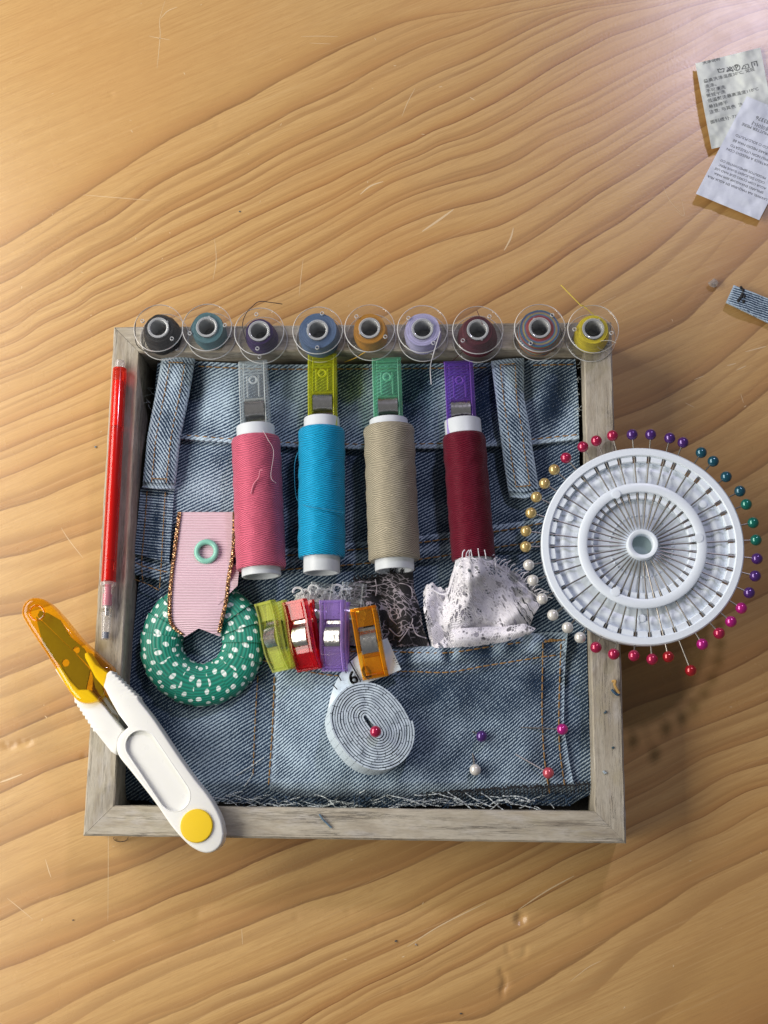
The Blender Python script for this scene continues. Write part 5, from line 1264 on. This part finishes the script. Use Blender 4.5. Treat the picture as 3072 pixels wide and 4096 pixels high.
def drape(mb, zf, quad, dz):
    """lay flat print on a label: same surface, just above it"""
    tl, tr, br, bl = [P(*q, 0).to_2d() for q in quad]
    ex = tr-tl; ey = bl-tl; det = ex.x*ey.y-ex.y*ey.x
    out = []
    for p in mb.v:
        d = Vector((p[0], p[1]))-tl; s = (d.x*ey.y-d.y*ey.x)/det; t = (ex.x*d.y-ex.y*d.x)/det
        s = max(0, min(1, s)); t = max(0, min(1, t))
        uu = tuple(np.array(quad[0])*(1-s)*(1-t)+np.array(quad[1])*s*(1-t)+np.array(quad[2])*s*t+np.array(quad[3])*(1-s)*t)
        out.append(tuple(P(*uu, zf(uu[0], uu[1], s, t)+dz)))
    mb.v = out
q1 = (CL(285, 400), CL(960, 235), CL(1130, 1125), CL(455, 1290))
drape(pm, z1, q1, .07); pm.obj('printed_instructions', GREY, l1, None)
z2 = lambda u, v, s, t: 2.6+2.6*max(0, 1-t*3)*math.exp(-((s-.1)/.35)**2)+1.0*max(0, .5-abs(t-.55))+.4*nz(u*.025, v*.025)+.2*nz(u*.06, v*.06)+1.4*t*(1-s)
q2 = (CL(820, 740), CL(1480, 1015), CL(950, 2030), CL(290, 1755))
l2 = care('care_label', 'bluish white satin care label printed upside down, lying on top of another label', *q2, z2, label_cloth('bluish_white_satin', (.70, .75, .86)))
pm = MB(); d2 = P(*CL(290, 1755))-P(*CL(950, 2030))
for body, x, y, s in (('83376', 985, 985, 2.6), ('레이어나', 970, 1050, 2.5), ('MADRE MUTTER MERE', 985, 1110, 2.0), ('SECCO O SOLD.PULITO', 905, 1220, 1.75), ('STIRARE MEDIO MAX BE', 880, 1275, 1.75), ('SIMILI NON UTILIZZATO', 860, 1330, 1.75), ('LAVATRICE A FREDDO CON', 850, 1380, 1.75),
                      ('PRODUTOS SEMELHANTES CO', 785, 1500, 1.6), ('CICLO DELICADO SUAVE PERC', 770, 1548, 1.6), ('AGUA COM CORES QUE NAO USE', 755, 1596, 1.6), ('SIMILARES ENXAGUAR BEM PARA', 740, 1645, 1.6), ('LAVAVEL NA MAQUINA EM AGUA FRIA', 725, 1697, 1.65)):
    put_text(pm, body, s, P(*CL(x, y), 0), (d2.x, d2.y, 0), 0, 1.0)
drape(pm, z2, q2, .07); pm.obj('printed_instructions', GREY, l2, None)
sc_ = patch([(2935, 1140), (3010, 1168), (3140, 1222)], [(2904, 1209), (2990, 1250), (3130, 1318)], lambda u, v, s, t: 3.4-.6*s+.5*math.sin(s*7)+.3*nz(u*.05, v*.05), 60, 26, th=.9, attrs={'wear': lambda u, v, s, t: .5+.35*(math.exp(-(t/.08)**2)+math.exp(-((1-t)/.08)**2)+math.exp(-(s/.04)**2))})
o = sc_.obj('denim_scrap', denim('denim_scrap_cloth', 3, 1.05, .42), origin=P(2920, 1175, 0)); tag(o, 'narrow offcut of blue denim lying on the bare table', 'fabric scrap')
bk = MB()
for x, y in ((1180, 450), (1215, 490), (1205, 560), (1190, 600), (1160, 640), (1130, 680), (1225, 690), (1240, 600)): q = P(2700+x/4.46, 1050+y/4.46, 3.9); bk.ball(q, .7, 8, (1, 1.3, .5))
bk.obj('black_stitches', bpy.data.materials['black_thread'], o)
random.seed(3)
mb = MB().ball((0, 0, 0), 2.1, 8, (1, .9, .8)); mb.v = [(x*(1+.35*random.uniform(-1, 1)), y*(1+.3*random.uniform(-1, 1)), z) for x, y, z in mb.v]
c = P(2855, 1131, 1.7); o = mb.obj('plastic_crumb', clear('clear_crumb', (.85, .82, .8, 1), (.62, .60, .58, 1), .3, .1, .5), smooth=None, origin=(0, 0, 0)); o.location = c*K; tag(o, 'tiny clear plastic crumb on the table near the denim scrap', 'crumb')
def lint(name, lab, cat, pts, r, col): 
    q = [Vector(p) for p in spline([P(u, v, z) for u, v, z in pts], 5)]
    o = MB().tube(q, r, 6).obj(name, plain(name+'_fibre', col, .8, .3), origin=q[0]); tag(o, lab, cat)
C3 = cr(1900, 2500, 2.2114)
lint('thread_snippet', 'frayed ochre thread snippet on the right rail of the tray', 'thread', zz(C3, [(1212, 500, 28.8), (1240, 495, 29.4), (1236, 530, 29.4), (1255, 570, 29.2), (1275, 605, 28.8)]), .55, (.50, .30, .09))
lint('thread_snippet', 'dark blue lint beside the ochre snippet on the right rail', 'lint', zz(C3, [(1210, 572, 28.6), (1235, 600, 29), (1262, 618, 28.7), (1270, 600, 28.8)]), .5, (.03, .08, .14))
lint('thread_snippet', 'blue and white twisted thread on the bottom rail', 'thread', zz(cr(1000, 3200, 1.659), [(460, 95, 28.5), (480, 125, 29), (505, 150, 28.7), (540, 185, 28.6)]), .38, (.12, .19, .26))
lint('thread_snippet', 'thin dark thread loop peeping out below the bottom rail', 'thread', zz(cr(310, 3180, 8.295), [(1215, 1400, 6), (1200, 1460, 1), (1290, 1530, .5), (1440, 1550, .5), (1580, 1520, 1), (1659, 1460, 4), (1680, 1400, 8)]), .13, (.08, .06, .05))
for lab, f, x, y, z, r, col in (('blue lint speck on the right rail below the ochre snippet', C3, 1152, 770, RIM+.3, .65, (.06, .10, .13)), ('small dark blue lint speck low on the right rail', C3, 1218, 1088, RIM+.3, .55, (.04, .09, .12)), ('pale blue lint tuft lowest on the right rail', C3, 1150, 1305, RIM+.3, .8, (.38, .45, .50)),
                                ('grey blue lint speck on the table left of the red pen', cr(0, 1200, 1.0055), 384, 590, .4, .55, (.2, .26, .32)), ('dark grit on the table below the tray', cr(1000, 3200, 1.659), 968, 938, .4, .6, (.06, .07, .08)), ('grey grit beside the dark one below the tray', cr(1000, 3200, 1.659), 1100, 957, .4, .5, (.4, .36, .33)),
                                ('dark grit near the bottom edge of the table', cr(1000, 3200, 1.659), 1398, 1415, .4, .55, (.08, .08, .08)), ('dark grit on the table left of the snips handle', cr(0, 3200, 1.659), 485, 795, .3, .4, (.06, .07, .08)), ('blue grit on the table above the bobbins', cr(0, 0, 1.659), 1592, 1406, .3, .45, (.05, .10, .14))):
    q = P(*f(x, y), z); mb = MB()
    for k in range(4): mb.ball(Vector((random.uniform(-.5, .5)*r, random.uniform(-.5, .5)*r, random.uniform(-.1, .3)*r)), r*random.uniform(.45, .8), 8, (1, .8, .6))
    o = mb.obj('lint_speck', plain('speck', col, .9, .3), origin=(0, 0, 0)); o.location = q*K; tag(o, lab, 'speck')
for o in list(bpy.data.objects):
    if '_o' in o: del o['_o']
